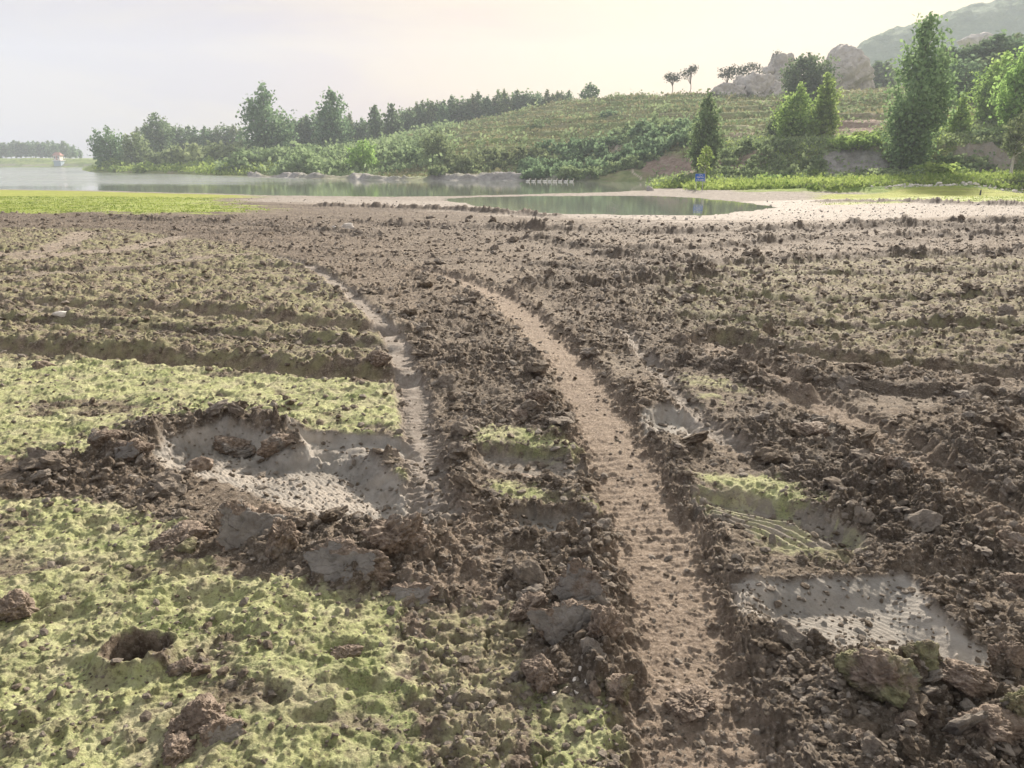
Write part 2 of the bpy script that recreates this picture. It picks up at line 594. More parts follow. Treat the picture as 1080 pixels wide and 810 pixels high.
def mat_slab(grey=0.6, moss=0.0):
    m, t = new_mat('clay_lump')
    geo = N(t, 'ShaderNodeNewGeometry'); p = geo.outputs['Position']
    n1 = noise(t, p, 5.5, 4, 0.6)
    n2 = noise(t, p, 38, 5, 0.65)
    a = ramp(t, n2, [(0.3, (0.085, 0.064, 0.05)), (0.5, (0.185, 0.147, 0.116)), (0.7, (0.35, 0.29, 0.24))])
    c = ramp(t, noise(t, p, 14, 6, 0.7), [(0.3, (0.115, 0.106, 0.095)), (0.7, (0.27, 0.252, 0.23))])
    e = 0.62 - 0.3 * grey
    fa = N(t, 'ShaderNodeAttribute', attribute_name='tone').outputs['Fac']
    col = mix(t, (ramp(t, mth(t, 'MULTIPLY_ADD', n1, 0.55, mth(t, 'MULTIPLY_ADD', n2, 0.25, mth(t, 'MULTIPLY', fa, 0.5))), [(0.76, 0), (0.83, 1)]) if grey > 0.5 else ramp(t, n1, [(e - 0.05, 0), (e + 0.05, 1)])), a, c)
    if moss:
        g = ramp(t, n2, [(0.3, (0.09, 0.11, 0.05)), (0.7, (0.27, 0.31, 0.12))])
        col = mix(t, mth(t, 'MULTIPLY', ramp(t, noise(t, p, 8, 4, 0.6), [(0.42, 0), (0.55, 1)]), moss), col, g)
    nr = bump(t, mth(t, 'ADD', n2, mth(t, 'MULTIPLY', noise(t, p, 130, 3, 0.6), 0.4)), 0.75, 0.012)
    finish(t, pbsdf(t, col, 0.82, nr, 0.25))
    return m


def mat_land():
    m, t = new_mat('land')
    geo = N(t, 'ShaderNodeNewGeometry'); p = geo.outputs['Position']
    A = N(t, 'ShaderNodeAttribute', attribute_name='zone_a'); B = N(t, 'ShaderNodeAttribute', attribute_name='zone_b')
    sa = N(t, 'ShaderNodeSeparateColor', inp={0: A.outputs['Color']}); sb = N(t, 'ShaderNodeSeparateColor', inp={0: B.outputs['Color']})
    soil, rock, lush = sa.outputs
    green, shore, path = sb.outputs
    n1 = noise(t, p, 0.10, 5, 0.6)
    n2 = noise(t, p, 0.55, 5, 0.65)
    n3 = noise(t, mapping(t, p, (0.3, 1, 2.5)), 0.5, 5, 0.65)
    g = ramp(t, n2, [(0.3, (0.13, 0.17, 0.065)), (0.5, (0.23, 0.27, 0.12)), (0.7, (0.37, 0.38, 0.20))])
    g = mix(t, ramp(t, n3, [(0.45, 0), (0.62, 0.75)]), g, (0.30, 0.255, 0.175))
    g = mix(t, ramp(t, n1, [(0.45, 0), (0.6, 0.6)]), g, (0.20, 0.27, 0.09))
    lu = ramp(t, n2, [(0.3, (0.10, 0.19, 0.04)), (0.7, (0.36, 0.46, 0.11))])
    col = mix(t, lush, g, lu)
    so = ramp(t, noise(t, p, 1.5, 6, 0.7), [(0.3, (0.17, 0.125, 0.095)), (0.5, (0.31, 0.235, 0.19)), (0.72, (0.43, 0.35, 0.29))])
    col = mix(t, soil, col, so)
    ro = ramp(t, noise(t, p, 1.2, 7, 0.75), [(0.3, (0.20, 0.195, 0.19)), (0.5, (0.33, 0.32, 0.31)), (0.72, (0.50, 0.49, 0.475))])
    col = mix(t, rock, col, ro)
    gr = ramp(t, noise(t, mapping(t, p, (0.3, 1.5, 1)), 1.1, 5, 0.7), [(0.3, (0.27, 0.24, 0.12)), (0.5, (0.34, 0.40, 0.09)), (0.7, (0.50, 0.50, 0.19))])
    col = mix(t, green, col, gr)
    sh = ramp(t, noise(t, p, 3, 6, 0.8), [(0.3, (0.19, 0.17, 0.15)), (0.5, (0.33, 0.30, 0.27)), (0.7, (0.52, 0.49, 0.45))])
    col = mix(t, shore, col, sh)
    col = mix(t, path, col, (0.58, 0.50, 0.41))
    nr = bump(t, noise(t, p, 2.5, 6, 0.7), 0.8, 0.35)
    finish(t, pbsdf(t, col, 0.95, nr, 0.1))
    return m


def mat_leaf(name, dark, light, trans=0.35):
    m, t = new_mat(name)
    at = N(t, 'ShaderNodeAttribute', attribute_name='tone').outputs['Fac']
    col = mix(t, at, dark, light)
    ob = N(t, 'ShaderNodeObjectInfo').outputs['Random']
    hs = N(t, 'ShaderNodeHueSaturation', inp={'Hue': mth(t, 'MULTIPLY_ADD', ob, 0.03, 0.485), 'Saturation': 1.0, 'Value': mth(t, 'MULTIPLY_ADD', ob, 0.35, 0.82), 'Color': col})
    d = N(t, 'ShaderNodeBsdfDiffuse', inp={0: hs.outputs[0]})
    tr = N(t, 'ShaderNodeBsdfTranslucent', inp={0: hs.outputs[0]})
    ms = N(t, 'ShaderNodeMixShader', inp={0: trans, 1: d.outputs[0], 2: tr.outputs[0]})
    finish(t, ms.outputs[0])
    return m


def mat_simple(name, a, b, scale=8, rough=0.85, bs=0.3, dist=0.02):
    m, t = new_mat(name)
    p = N(t, 'ShaderNodeTexCoord').outputs['Object']
    n = noise(t, p, scale, 5, 0.65)
    col = ramp(t, n, [(0.3, a), (0.7, b)])
    finish(t, pbsdf(t, col, rough, bump(t, n, bs, dist), 0.3))
    return m


def mat_rock():
    m, t = new_mat('outcrop_rock')
    geo = N(t, 'ShaderNodeNewGeometry'); p = geo.outputs['Position']
    n = noise(t, p, 0.5, 8, 0.7)
    n2 = noise(t, mapping(t, p, (1, 1, 0.35)), 1.1, 6, 0.7)
    col = ramp(t, n, [(0.3, (0.36, 0.335, 0.305)), (0.5, (0.50, 0.475, 0.44)), (0.7, (0.62, 0.59, 0.55))])
    col = mix(t, ramp(t, n2, [(0.5, 0), (0.7, 0.5)]), col, (0.32, 0.28, 0.24))
    vo = N(t, 'ShaderNodeTexVoronoi', feature='DISTANCE_TO_EDGE', inp={'Scale': 0.28})
    t.links.new(mapping(t, p, (1, 1, 1.4), (0.3, 0.2, 0.5)), vo.inputs['Vector'])
    cr = ramp(t, vo.outputs['Distance'], [(0.0, 0.0), (0.05, 1.0)])
    h = mth(t, 'ADD', mth(t, 'MULTIPLY', cr, 0.5), n2)
    finish(t, pbsdf(t, col, 0.9, bump(t, h, 0.6, 0.4), 0.2))
    return m


def mat_water():
    m, t = new_mat('lake_water')
    geo = N(t, 'ShaderNodeNewGeometry'); p = geo.outputs['Position']
    sep = N(t, 'ShaderNodeSeparateXYZ', inp={0: p})
    # calm close in and in the sheltered pool, faint wind ripples out on the open reservoir
    far = mth(t, 'MULTIPLY', mth(t, 'MULTIPLY_ADD', sep.outputs[1], 0.06, -4.9, clamp=True), mth(t, 'MULTIPLY_ADD', sep.outputs[0], -0.08, -1.9, clamp=True))
    n1 = noise(t, mapping(t, p, (0.5, 1.0, 1.0)), 1.6, 3, 0.5)
    n2 = noise(t, mapping(t, p, (0.12, 1.0, 1.0)), 0.35, 4, 0.6)
    st = mth(t, 'MULTIPLY', far, ramp(t, n2, [(0.35, 0.15), (0.6, 1.0)]))
    b = N(t, 'ShaderNodeBump', inp={'Strength': mth(t, 'MULTIPLY_ADD', st, 0.9, 0.025), 'Distance': 0.22, 'Height': n1})
    bs = N(t, 'ShaderNodeBsdfPrincipled', inp={'Base Color': (0.22, 0.25, 0.21, 1), 'Roughness': mth(t, 'MULTIPLY_ADD', st, 0.22, 0.03)})
    bs.inputs['IOR'].default_value = 1.33
    bs.inputs['Specular IOR Level'].default_value = 0.5
    t.links.new(b.outputs[0], bs.inputs['Normal'])
    finish(t, bs.outputs[0])
    return m


M_MUD = mat_mud(); M_CLOD = mat_clod(); M_LAND = mat_land(); M_ROCK = mat_rock(); M_WATER = mat_water()
M_SLAB = mat_slab(0.85); M_LUMP = mat_slab(-0.1); M_MOSSY = mat_slab(-0.1, 0.5)
M_BARK = mat_simple('bark', (0.10, 0.085, 0.07), (0.24, 0.21, 0.18), 6)
M_PALEBARK = mat_simple('pale_bark', (0.45, 0.42, 0.38), (0.7, 0.67, 0.62), 6)
L_POPLAR = mat_leaf('poplar_leaves', (0.12, 0.20, 0.085), (0.31, 0.43, 0.21), 0.45)
L_DARK = mat_leaf('dark_leaves', (0.10, 0.165, 0.09), (0.25, 0.35, 0.195), 0.45)
L_LIGHT = mat_leaf('light_leaves', (0.17, 0.28, 0.08), (0.42, 0.57, 0.19), 0.5)
L_SHRUB = mat_leaf('shrub_leaves', (0.14, 0.20, 0.10), (0.34, 0.42, 0.22), 0.4)
L_GRASS = mat_leaf('grass_blades', (0.17, 0.25, 0.06), (0.42, 0.50, 0.16), 0.4)
L_WEED = mat_leaf('dry_weeds', (0.15, 0.16, 0.08), (0.36, 0.34, 0.20), 0.3)
L_PINE = mat_leaf('pine_needles', (0.03, 0.05, 0.03), (0.07, 0.10, 0.05), 0.1)

# ------------------------------------------------------------------ the mud flat
def fan_grid(ys, smax, nc, off):
    s = np.linspace(-smax, smax, nc)
    Y = np.repeat(ys[:, None], nc, 1)
    X = s[None] * (Y + off)
    return X, Y


def near_rows(y0, y1, k=0.00095):
    ys = [y0]
    while ys[-1] < y1:
        y = ys[-1]
        ys.append(y + min(max((y * y + 2.2) / 1.55 * k, 0.0045), y * 0.006))
    return np.array(ys)


NEAR_END = 50.0
N_ROWS = near_rows(0.75, NEAR_END)
N_ROWS[-1] = NEAR_END
NC, SMAX, OFF = 1500, 0.90, 0.8
X, Y = fan_grid(N_ROWS, SMAX, NC, OFF)
BASE, WD = base_height(X, Y)
X32, Y32 = X.astype(np.float32), Y.astype(np.float32)
wx = X + 0.05 * fbm(X * 2.1, Y * 2.1, 3, 31) + 0.02 * fbm(X * 9, Y * 9, 2, 35)
wy = Y + 0.05 * fbm(X * 2.1 + 40, Y * 2.1, 3, 33) + 0.02 * fbm(X * 9 + 11, Y * 9, 2, 37)
ragged = 0.5 * fbm(X * 5.5, Y * 5.5, 3, 41) + 0.5 * fbm(X * 20, Y * 20, 3, 43)      # frays the borders


def area(poly, soft=0.05, fray=0.10, reach=1.2):
    d = sdf_poly(wx, wy, poly, reach) + fray * ragged
    return 1 - sstep(-soft, soft, d), d


def band(line, hw, soft=0.06, fray=0.05, reach=3.0):
    d, s, l = line_dist(wx, wy, line, reach)
    return 1 - sstep(hw - soft, hw + soft, d + fray * ragged), d, s, l


near_f = 1 - sstep(3.0, 9.0, Y)            # 1 close to the camera
# --- regions -----------------------------------------------------------------
T1 = GL((432, 276), (470, 284), (512, 299), (545, 320), (575, 350), (602, 385), (626, 425), (648, 465), (670, 510), (690, 560), (706, 620), (722, 700), (745, 800), (760, 860))
T2 = GL((285, 262), (322, 273), (358, 295), (386, 318), (407, 340), (423, 370), (434, 410), (441, 450), (448, 500), (462, 545))
T2B = GL((462, 545), (470, 600), (482, 650), (498, 710), (505, 780), (510, 850))
T3 = GL((745, 355), (800, 385), (850, 412), (900, 440), (960, 480), (1030, 530), (1120, 590))
T4 = GL((655, 340), (690, 385), (720, 420), (762, 458), (800, 480))
R1 = GL((-60, 360), (0, 364), (100, 372), (200, 380), (300, 388), (418, 398))
R2 = GL((-60, 309), (0, 313), (100, 319), (200, 326), (300, 335), (402, 343))
R3 = GL((-40, 296), (60, 285), (140, 276), (200, 268), (258, 262))
R3B = GL((30, 268), (90, 262), (140, 257), (185, 250))
R3C = GL((-30, 268), (40, 262), (75, 255), (90, 246))
R5 = GL((770, 352), (830, 366), (920, 376), (1000, 382), (1120, 392))
R6 = GL((540, 243), (700, 246), (860, 243), (1000, 237), (1130, 233))
R7 = GL((640, 262), (760, 268), (900, 264), (1120, 258))
R8 = GL((560, 254), (700, 256), (860, 253), (1130, 246))
R9 = GL((330, 218), (400, 219.5), (480, 222), (585, 229))
R10 = GL((865, 213), (930, 213), (1000, 215), (1120, 218.5))
R11 = GL((380, 236), (480, 240), (560, 243))

t1, d1, s1, l1 = band(T1, 0.215, 0.09, 0.20)
t2, d2, s2, l2 = band(T2, 0.11, 0.04, 0.09)
t2b, d2b, s2b, l2b = band(T2B, 0.20, 0.05, 0.08)
t3, d3, s3, l3 = band(T3, 0.19, 0.07, 0.14)
t4, d4, s4, l4 = band(T4, 0.075, 0.04, 0.10)
r1, e1, q1, _ = band(R1, 0.16, 0.05, 0.05)
r2, e2, q2, _ = band(R2, 0.20, 0.06, 0.08)
r3, e3, q3, _ = band(R3, 0.25, 0.1, 0.12)
r3b, e3b, _, _ = band(R3B, 0.32, 0.15, 0.2)
r3c, e3c, _, _ = band(R3C, 0.32, 0.15, 0.2)
r5, e5, q5, _ = band(R5, 0.17, 0.06, 0.05)

BASIN = GP((160, 478), (178, 460), (235, 452), (290, 460), (312, 470), (350, 463), (395, 478), (425, 505), (452, 535), (446, 552), (395, 555), (335, 548), (280, 522), (225, 503), (180, 495))
STEP = GP((300, 452), (360, 456), (430, 460), (452, 478), (400, 478), (330, 470))
SHEET = GP((772, 612), (860, 609), (955, 612), (985, 648), (1020, 678), (1066, 700), (1062, 712), (1000, 722), (910, 690), (820, 668), (770, 645))
PATCH = GP((676, 434), (700, 428), (736, 432), (752, 456), (716, 462), (684, 456))
PATCH2 = GP((840, 447), (880, 450), (885, 470), (850, 466))
PATCH3 = GP((560, 532), (632, 545), (640, 566), (560, 562), (528, 548))
PATCH4 = GP((500, 470), (600, 478), (632, 500), (560, 503), (510, 490))
GROOV = GP((728, 512), (800, 522), (862, 540), (920, 575), (905, 590), (830, 578), (770, 560), (732, 540))
basin, db = area(BASIN, 0.03, 0.06)
stepf, ds = area(STEP, 0.02, 0.03)
sheet, dsh = area(SHEET, 0.015, 0.015)
patch, dpa = area(PATCH, 0.02, 0.05)
patch2, _ = area(PATCH2, 0.05, 0.1)
patch3, _ = area(PATCH3, 0.03, 0.08)
patch4, _ = area(PATCH4, 0.03, 0.08)
groov, dg = area(GROOV, 0.02, 0.04)

MOSS_L = GP((-260, 530), (0, 522), (90, 530), (160, 545), (215, 580), (250, 610), (330, 628), (420, 640), (440, 680), (420, 730), (470, 830), (520, 900), (-300, 900))
MOSS_M = GP((-120, 376), (0, 376), (120, 382), (240, 392), (412, 408), (430, 440), (432, 466), (330, 452), (255, 442), (200, 436), (130, 448), (90, 478), (-120, 486))
MOSS_EDGE = GP((385, 485), (425, 490), (440, 510), (410, 508))
MOSS_C = GP((490, 450), (560, 455), (628, 468), (634, 486), (560, 478), (500, 468))
MOSS_C2 = GP((520, 508), (600, 516), (640, 528), (640, 546), (560, 534), (520, 522))
MOSS_R = GP((738, 500), (790, 500), (830, 512), (868, 534), (820, 532), (760, 515))
MOSS_R2 = GP((800, 560), (900, 590), (880, 600), (790, 575))
MOSS_B = GP((560, 735), (630, 730), (690, 780), (720, 880), (540, 880), (550, 790))
MOSS_T = GP((440, 640), (560, 640), (600, 690), (560, 760), (560, 860), (430, 860))
MOSS_E = GP((1000, 548), (1060, 560), (1110, 590), (1040, 580))
MOSS_F = GP((690, 395), (770, 400), (800, 420), (740, 425))
moss = np.zeros(X.shape, np.float32)
for poly, a, fr in ((MOSS_L, 1.0, 0.12), (MOSS_M, 1.0, 0.16), (MOSS_EDGE, 1.0, 0.05), (MOSS_C, 0.8, 0.12), (MOSS_C2, 0.9, 0.08), (MOSS_R, 1.0, 0.06), (MOSS_R2, 0.6, 0.08),
                    (MOSS_B, 0.85, 0.12), (MOSS_T, 0.42, 0.12), (MOSS_E, 0.7, 0.12), (MOSS_F, 0.5, 0.2)):
    mk, _ = area(poly, 0.09, fr * 2.0)
    moss = np.maximum(moss, a * mk)
FIELD_L = GP((-300, 240), (120, 238), (250, 252), (330, 275), (385, 318), (410, 350), (415, 398), (200, 385), (-300, 366))
FIELD_R = GP((700, 275), (900, 262), (1250, 262), (1250, 376), (900, 372), (760, 350), (700, 320))
fieldl, _ = area(FIELD_L, 0.3, 0.5, 3)
fieldr, _ = area(FIELD_R, 0.6, 1.0, 3)
olive = np.clip(0.95 * fieldl + 0.7 * fieldr, 0, 1)
moss = moss * (1 - 0.75 * sstep(0.10, 0.34, fbm(X * 1.5 + 5, Y * 2.0, 5, 68, 0.6)))
moss = np.maximum(moss, 0.26 * fieldl * sstep(-0.1, 0.3, fbm(X * 0.9, Y * 1.8, 3, 61)))
green = sdf_poly(X, Y, [G(-500, 226), G(0, 226), G(120, 224), G(260, 221), G(300, 217), G(250, 213), (XU(250, 58), 58), (XU(-500, 75), 75)], 30)
green = (1 - sstep(-3, 1.5, green + 3 * fbm(X * 0.5, Y * 1.1, 4, 63))) * sstep(0.2, 2.0, WD)
gr2 = sdf_poly(X, Y, [G0(870, 218), G0(960, 219), G0(1300, 223), G0(1300, 205), G0(870, 205)], 30)
green = np.maximum(green, (1 - sstep(-1.5, 1, gr2 + 2 * fbm(X * 0.5, Y * 1.1, 4, 64))))
beach_d = WD + 2.2 * fbm(X * 0.5, Y * 0.5, 4, 65)
BEACH = [GT(250, 212), GT(330, 216), GT(480, 221), GT(560, 229), GT(700, 234), GT(860, 232), GT(1000, 230), GT(1300, 229), (XU(1300, 75), 75), (XU(250, 75), 75)]
bd = sdf_poly(X, Y, BEACH, 30)
shore = 1 - sstep(-2.0, 1.5, bd + 5.5 * fbm(X * 0.16, Y * 0.4, 5, 66, 0.6))
shore = shore * (1 - green)
shore = np.clip(np.maximum(shore, 1 - sstep(0.2, 1.4, beach_d)), 0, 1)

clay = np.clip(basin * 0.95 + stepf + sheet + patch + 0.6 * patch2 + patch3 * 0.8 + patch4 * 0.5 + groov * 0.60, 0, 1)
# the churned, broken ground is everything else
smoothed = np.clip(t1 + t2 * 0.9 + 0.45 * t2b + 0.75 * t3 + 0.6 * t4 + 0.85 * r1 + 0.7 * r2 + 0.6 * r3 + 0.6 * r3b + 0.6 * r3c + 0.7 * r5 + clay, 0, 1)
churn = (1 - smoothed) * (1 - 0.86 * np.clip(moss * 1.3, 0, 1)) * (1 - 0.8 * shore) * (1 - 0.9 * green)
churn = churn * (1 - 0.45 * fieldl - 0.35 * fieldr)
HEAPS = [(GP((440, 300), (520, 330), (600, 420), (625, 470), (560, 480), (470, 470), (450, 380)), 1.35),
         (GP((560, 270), (720, 262), (840, 300), (820, 420), (700, 400), (620, 360)), 1.35),
         (GP((780, 420), (900, 450), (1120, 470), (1150, 640), (960, 600), (860, 540), (780, 470)), 1.6),
         (GP((120, 450), (170, 425), (300, 425), (300, 455), (200, 452), (150, 480), (170, 500), (100, 500)), 1.5),
         (GP((150, 540), (300, 540), (470, 580), (480, 640), (330, 628), (250, 605)), 1.3),
         (GP((640, 700), (900, 680), (1150, 720), (1150, 900), (700, 900)), 1.35),
         (GP((540, 600), (640, 600), (680, 720), (640, 740), (560, 720)), 1.5)]
heap = np.zeros(X.shape, np.float32)
for poly, a in HEAPS:
    mk, _ = area(poly, 0.12, 0.25)
    heap = np.maximum(heap, mk * (a - 1))
patchv = sstep(-0.30, 0.30, fbm(X * 1.1, Y * 1.1, 4, 71, 0.55))
farflat = sstep(11, 16, Y)
churn = churn * (0.22 + 0.70 * heap + 0.75 * patchv) * (1 - 0.25 * farflat)

# --- relief ------------------------------------------------------------------
H = 0.045 * fbm(X * 0.45, Y * 0.45, 3, 81) * sstep(0, 8, WD)
cx_, cy_ = X + 0.03 * fbm(X * 7, Y * 7, 3, 91), Y + 0.03 * fbm(X * 7 + 50, Y * 7, 3, 93)
dA = domes(cx_ * 4.2, cy_ * 4.6, 101)
dB = domes(cx_ * 10.5 + 3, cy_ * 11 + 7, 111)
dC = domes(cx_ * 25 + 9, cy_ * 25 + 2, 121)
dD = domes(cx_ * 55 + 1, cy_ * 52 + 4, 131)
rg = fbm(cx_ * 3.1, cy_ * 3.1, 5, 141, 0.6, 2.1, ridged=True)
rough = fbm(X * 22, Y * 22, 4, 151, 0.6)
lum = 0.036 * dA + 0.036 * dB + 0.020 * dC + 0.011 * dD + 0.018 * np.clip(rg, -0.4, 1) + 0.016 * rough
lum *= 1 + 0.35 * np.clip((Y - 6) / 14, 0, 1)
H += churn * lum
# the moss crust: gentle hummocks, drag lines, prints, crumbs
ms = np.clip(moss, 0, 1) * (1 - smoothed)
drag = fbm((X * 0.80 + Y * 0.60) * 2.2, (-X * 0.60 + Y * 0.80) * 11, 4, 161)
hum = 0.75 * (0.034 * fbm(X * 3.0, Y * 3.0, 3, 163) + 0.022 * fbm(X * 9.5, Y * 9.5, 4, 165, 0.62) + 0.018 * drag + 0.010 * np.clip(fbm(X * 7, Y * 7, 4, 167, 0.6, 2.1, ridged=True), -0.3, 1))
pit = domes(cx_ * 4.2 + 0.4 + 0.5 * fbm(X * 2.2, Y * 2.2, 3, 172), cy_ * 4.6 + 0.5 * fbm(X * 2.2 + 9, Y * 2.2, 3, 174), 171, 1.0) * (0.7 + 0.6 * fbm(X * 1.1, Y * 1.1, 2, 176))
pitm = sstep(0.55, 0.9, pit)
crumb = domes(cx_ * 19, cy_ * 19, 181); cm = sstep(0.62, 0.85, crumb)
H += ms * (0.022 + hum - 0.016 * pitm + 0.012 * cm + 0.006 * rough + 0.004 * dD)
MOSS_PIT = ms * pitm
# field crust further off
fl = np.clip(fieldl + fieldr, 0, 1) * (1 - smoothed)
H += fl * (0.022 * dB + 0.035 * dA * sstep(0.45, 0.8, dA) + 0.01 * rough)
# beach: pebbles and small stuff
H += shore * sstep(0, 3, WD) * (0.022 * dB + 0.016 * dC)
# tracks
H -= t1 * 0.042
H += t1 * (0.010 * fbm(X * 6, Y * 6, 3, 191) + 0.004 * rough + 0.006 * sstep(0.6, 0.9, dC) + 0.005 * dD)
lug = np.sin(l1 * 2 * math.pi / 0.07 + d1 * s1 * 14 + 1.5 * fbm(X * 4, Y * 4, 2, 192))
H += t1 * 0.0045 * lug * sstep(-0.2, 0.3, fbm(X * 1.5, Y * 1.5, 2, 193) + 0.1)
edge = np.exp(-((d1 - 0.235) / 0.05) ** 2) * (s1 > 0) * near_f
H += edge * 0.0075 * np.sin(d1 * 2 * math.pi / 0.021 + 2 * fbm(X * 3, Y * 3, 2, 195))
H += np.exp(-((d1 - 0.30) / 0.08) ** 2) * 0.035 * (0.6 + 0.8 * fbm(X * 2.5, Y * 2.5, 3, 197)) * (1 - 0.5 * moss)
H -= t2 * 0.035
H += t2 * 0.009 * np.sin(l2 * 2 * math.pi / 0.055) * sstep(0.02, 0.05, d2) * sstep(2.7, 3.0, Y) * (1 - sstep(5.5, 8, Y))
H += t2b * (0.005 * np.sin(l2b * 2 * math.pi / 0.085 + s2b * d2b * 9 + 2.5 * fbm(X * 3.5, Y * 3.5, 3, 201)) * 0.7 + 0.018 * fbm(X * 8, Y * 8, 4, 203, 0.6, ridged=True))
H -= t3 * 0.05 + t4 * 0.04
H += (t3 + t4) * (0.012 * dC + 0.006 * rough)
for r_, e_, q_, dep, rim in ((r1, e1, q1, 0.085, 0.075), (r2, e2, q2, 0.07, 0.06), (r5, e5, q5, 0.075, 0.07)):
    H -= dep * (1 - sstep(0.08, 0.22, e_))
    nf = 0.55 + 0.9 * fbm(X * 1.6, Y * 1.6, 3, 205)
    H += rim * np.exp(-((e_ - 0.30) / 0.11) ** 2) * (q_ > 0) * np.clip(nf, 0, 2) * (1 + 0.5 * dB)
    H += 0.35 * rim * np.exp(-((e_ - 0.28) / 0.08) ** 2) * (q_ < 0) * np.clip(nf, 0, 2)
    H += r_ * (0.010 * dC + 0.006 * rough)
moist = 0.0 * H
for L_ in (GL((-60, 283), (120, 281), (260, 276), (330, 279)), GL((-60, 333), (120, 342), (260, 352), (400, 362)), GL((560, 272), (760, 281), (960, 279), (1130, 272)),
           GL((700, 300), (860, 309), (1130, 303)), GL((740, 330), (900, 338), (1130, 336)), GL((860, 402), (980, 412), (1130, 420)), GL((-60, 262), (60, 258), (200, 247), (330, 243))):
    d_, s_, _l = line_dist(wx, wy, L_, 1.5)
    wsc = 1 + 0.05 * Y
    H -= 0.045 * (1 - sstep(0.05 * wsc, 0.16 * wsc, d_))
    H += 0.05 * np.exp(-((d_ - 0.20 * wsc) / (0.08 * wsc)) ** 2) * (s_ > 0) * np.clip(0.6 + 0.9 * fbm(X * 1.4, Y * 1.4, 3, 219), 0, 2)
    moist = np.maximum(moist, 0.8 * np.exp(-((d_ - 0.10 * wsc) / (0.12 * wsc)) ** 2))
for L_, hw, amp in ((R6, 0.5, 0.16), (R7, 0.45, 0.13), (R8, 0.4, 0.12), (R9, 0.55, 0.20), (R10, 0.6, 0.22), (R11, 0.5, 0.13), (GL((900, 236), (980, 240), (1060, 243), (1130, 244)), 0.5, 0.15),
                    (GL((120, 232), (260, 236), (400, 250)), 0.5, 0.10), (GL((560, 300), (660, 292), (760, 285)), 0.35, 0.13),
                    (GL((690, 372), (740, 385), (800, 392)), 0.16, 0.09), (GL((790, 402), (850, 410)), 0.13, 0.08)):
    d_, s_, _l = line_dist(wx + 0.25 * fbm(X * 0.7, Y * 0.7, 2, 211) * sstep(8, 15, Y), wy + 0.45 * fbm(X * 0.35 + 9, Y * 0.35, 3, 213) * sstep(8, 15, Y), L_, 3.0)
    rr = np.exp(-(d_ / (hw * 0.75)) ** 2); amp = amp * 1.45
    H += rr * amp * np.clip(0.45 + 1.1 * fbm(X * 0.9, Y * 0.9, 4, 215, 0.6) + 0.35 * dA + 0.2 * dB, 0, 1.8)
    shore = shore * (1 - np.clip(rr * 1.6, 0, 1)); green = green * (1 - np.clip(rr * 1.6, 0, 1)); olive = olive * (1 - rr)
    churn = np.maximum(churn, rr * 0.8)
    moist = np.maximum(moist, np.clip(rr * 1.5, 0, 1) * 0.9)
# clay: scooped basins, see below
moist = np.clip(moist + 1.3 * heap * (1 - smoothed) + (0.40 * farflat + 0.35 * sstep(18, 26, Y)) * (1 - np.clip(shore * 1.3, 0, 1)) * (1 - green) * (0.55 + 0.9 * sstep(-0.3, 0.3, fbm(X * 0.25, Y * 0.9, 4, 217))), 0, 1)
# clay: scooped basins and the long smeared sheet
striae = np.sin((X * 0.78 + Y * 0.62) * 2 * math.pi / 0.024 + 3 * fbm(X * 3, Y * 3, 2, 221))
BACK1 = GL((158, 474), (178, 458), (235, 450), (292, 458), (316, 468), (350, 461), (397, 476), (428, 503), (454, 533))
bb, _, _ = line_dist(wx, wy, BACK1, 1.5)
H -= 0.090 * sstep(0.0, 0.16, -db) * (1 - 0.75 * sstep(0.16, 0.62, bb)) + 0.01 * basin
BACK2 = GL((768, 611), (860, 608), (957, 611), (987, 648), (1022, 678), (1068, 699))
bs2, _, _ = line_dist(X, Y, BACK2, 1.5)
dry_sunlit = None
H += basin * (0.016 * fbm(X * 4, Y * 4, 3, 223) + 0.007 * fbm(X * 13, Y * 13, 3, 225, 0.6, ridged=True) + 0.012 * sstep(0.72, 0.9, dC) + 0.0022 * striae + 0.004 * rough)
rimb = np.exp(-((db - 0.10) / 0.08) ** 2)
rimb = rimb * (1 - sstep(0.2, 0.35, bb))
H += rimb * 0.030 * np.clip(0.5 + 0.9 * fbm(X * 3, Y * 3, 3, 227) + 0.8 * dB, 0, 1.6)
H -= 0.05 * sstep(0, 0.06, -ds)
H -= 0.060 * sstep(0.0, 0.16, -dsh) * (1 - 0.85 * sstep(0.12, 0.45, bs2))
H += sheet * (0.0028 * striae * (0.5 + 0.5 * fbm(X * 2.2, Y * 2.2, 2, 229)) + 0.006 * fbm(X * 6, Y * 6, 3, 231) + 0.009 * sstep(0.80, 0.92, dC) + 0.012 * sstep(0.82, 0.95, dB))
H -= 0.07 * sstep(0, 0.10, -dpa)
H -= 0.06 * patch3 + 0.05 * patch4
dgl, sgl, lgl = line_dist(X, Y, GL((725, 528), (800, 545), (860, 562), (930, 590)), 1.0)
d3b, _, l3b = line_dist(X, Y, GL((726, 509), (800, 521), (862, 539), (925, 574)), 1.2)
H -= 0.060 * sstep(0, 0.06, -dg) * (1 - 0.8 * sstep(0.08, 0.40, d3b))
H += groov * (0.018 * np.sin(d3b * 2 * math.pi / 0.070) * sstep(0.07, 0.11, d3b) + 0.007 * np.sin(l3b * 2 * math.pi / 0.055) * (1 - sstep(0.05, 0.09, d3b)))
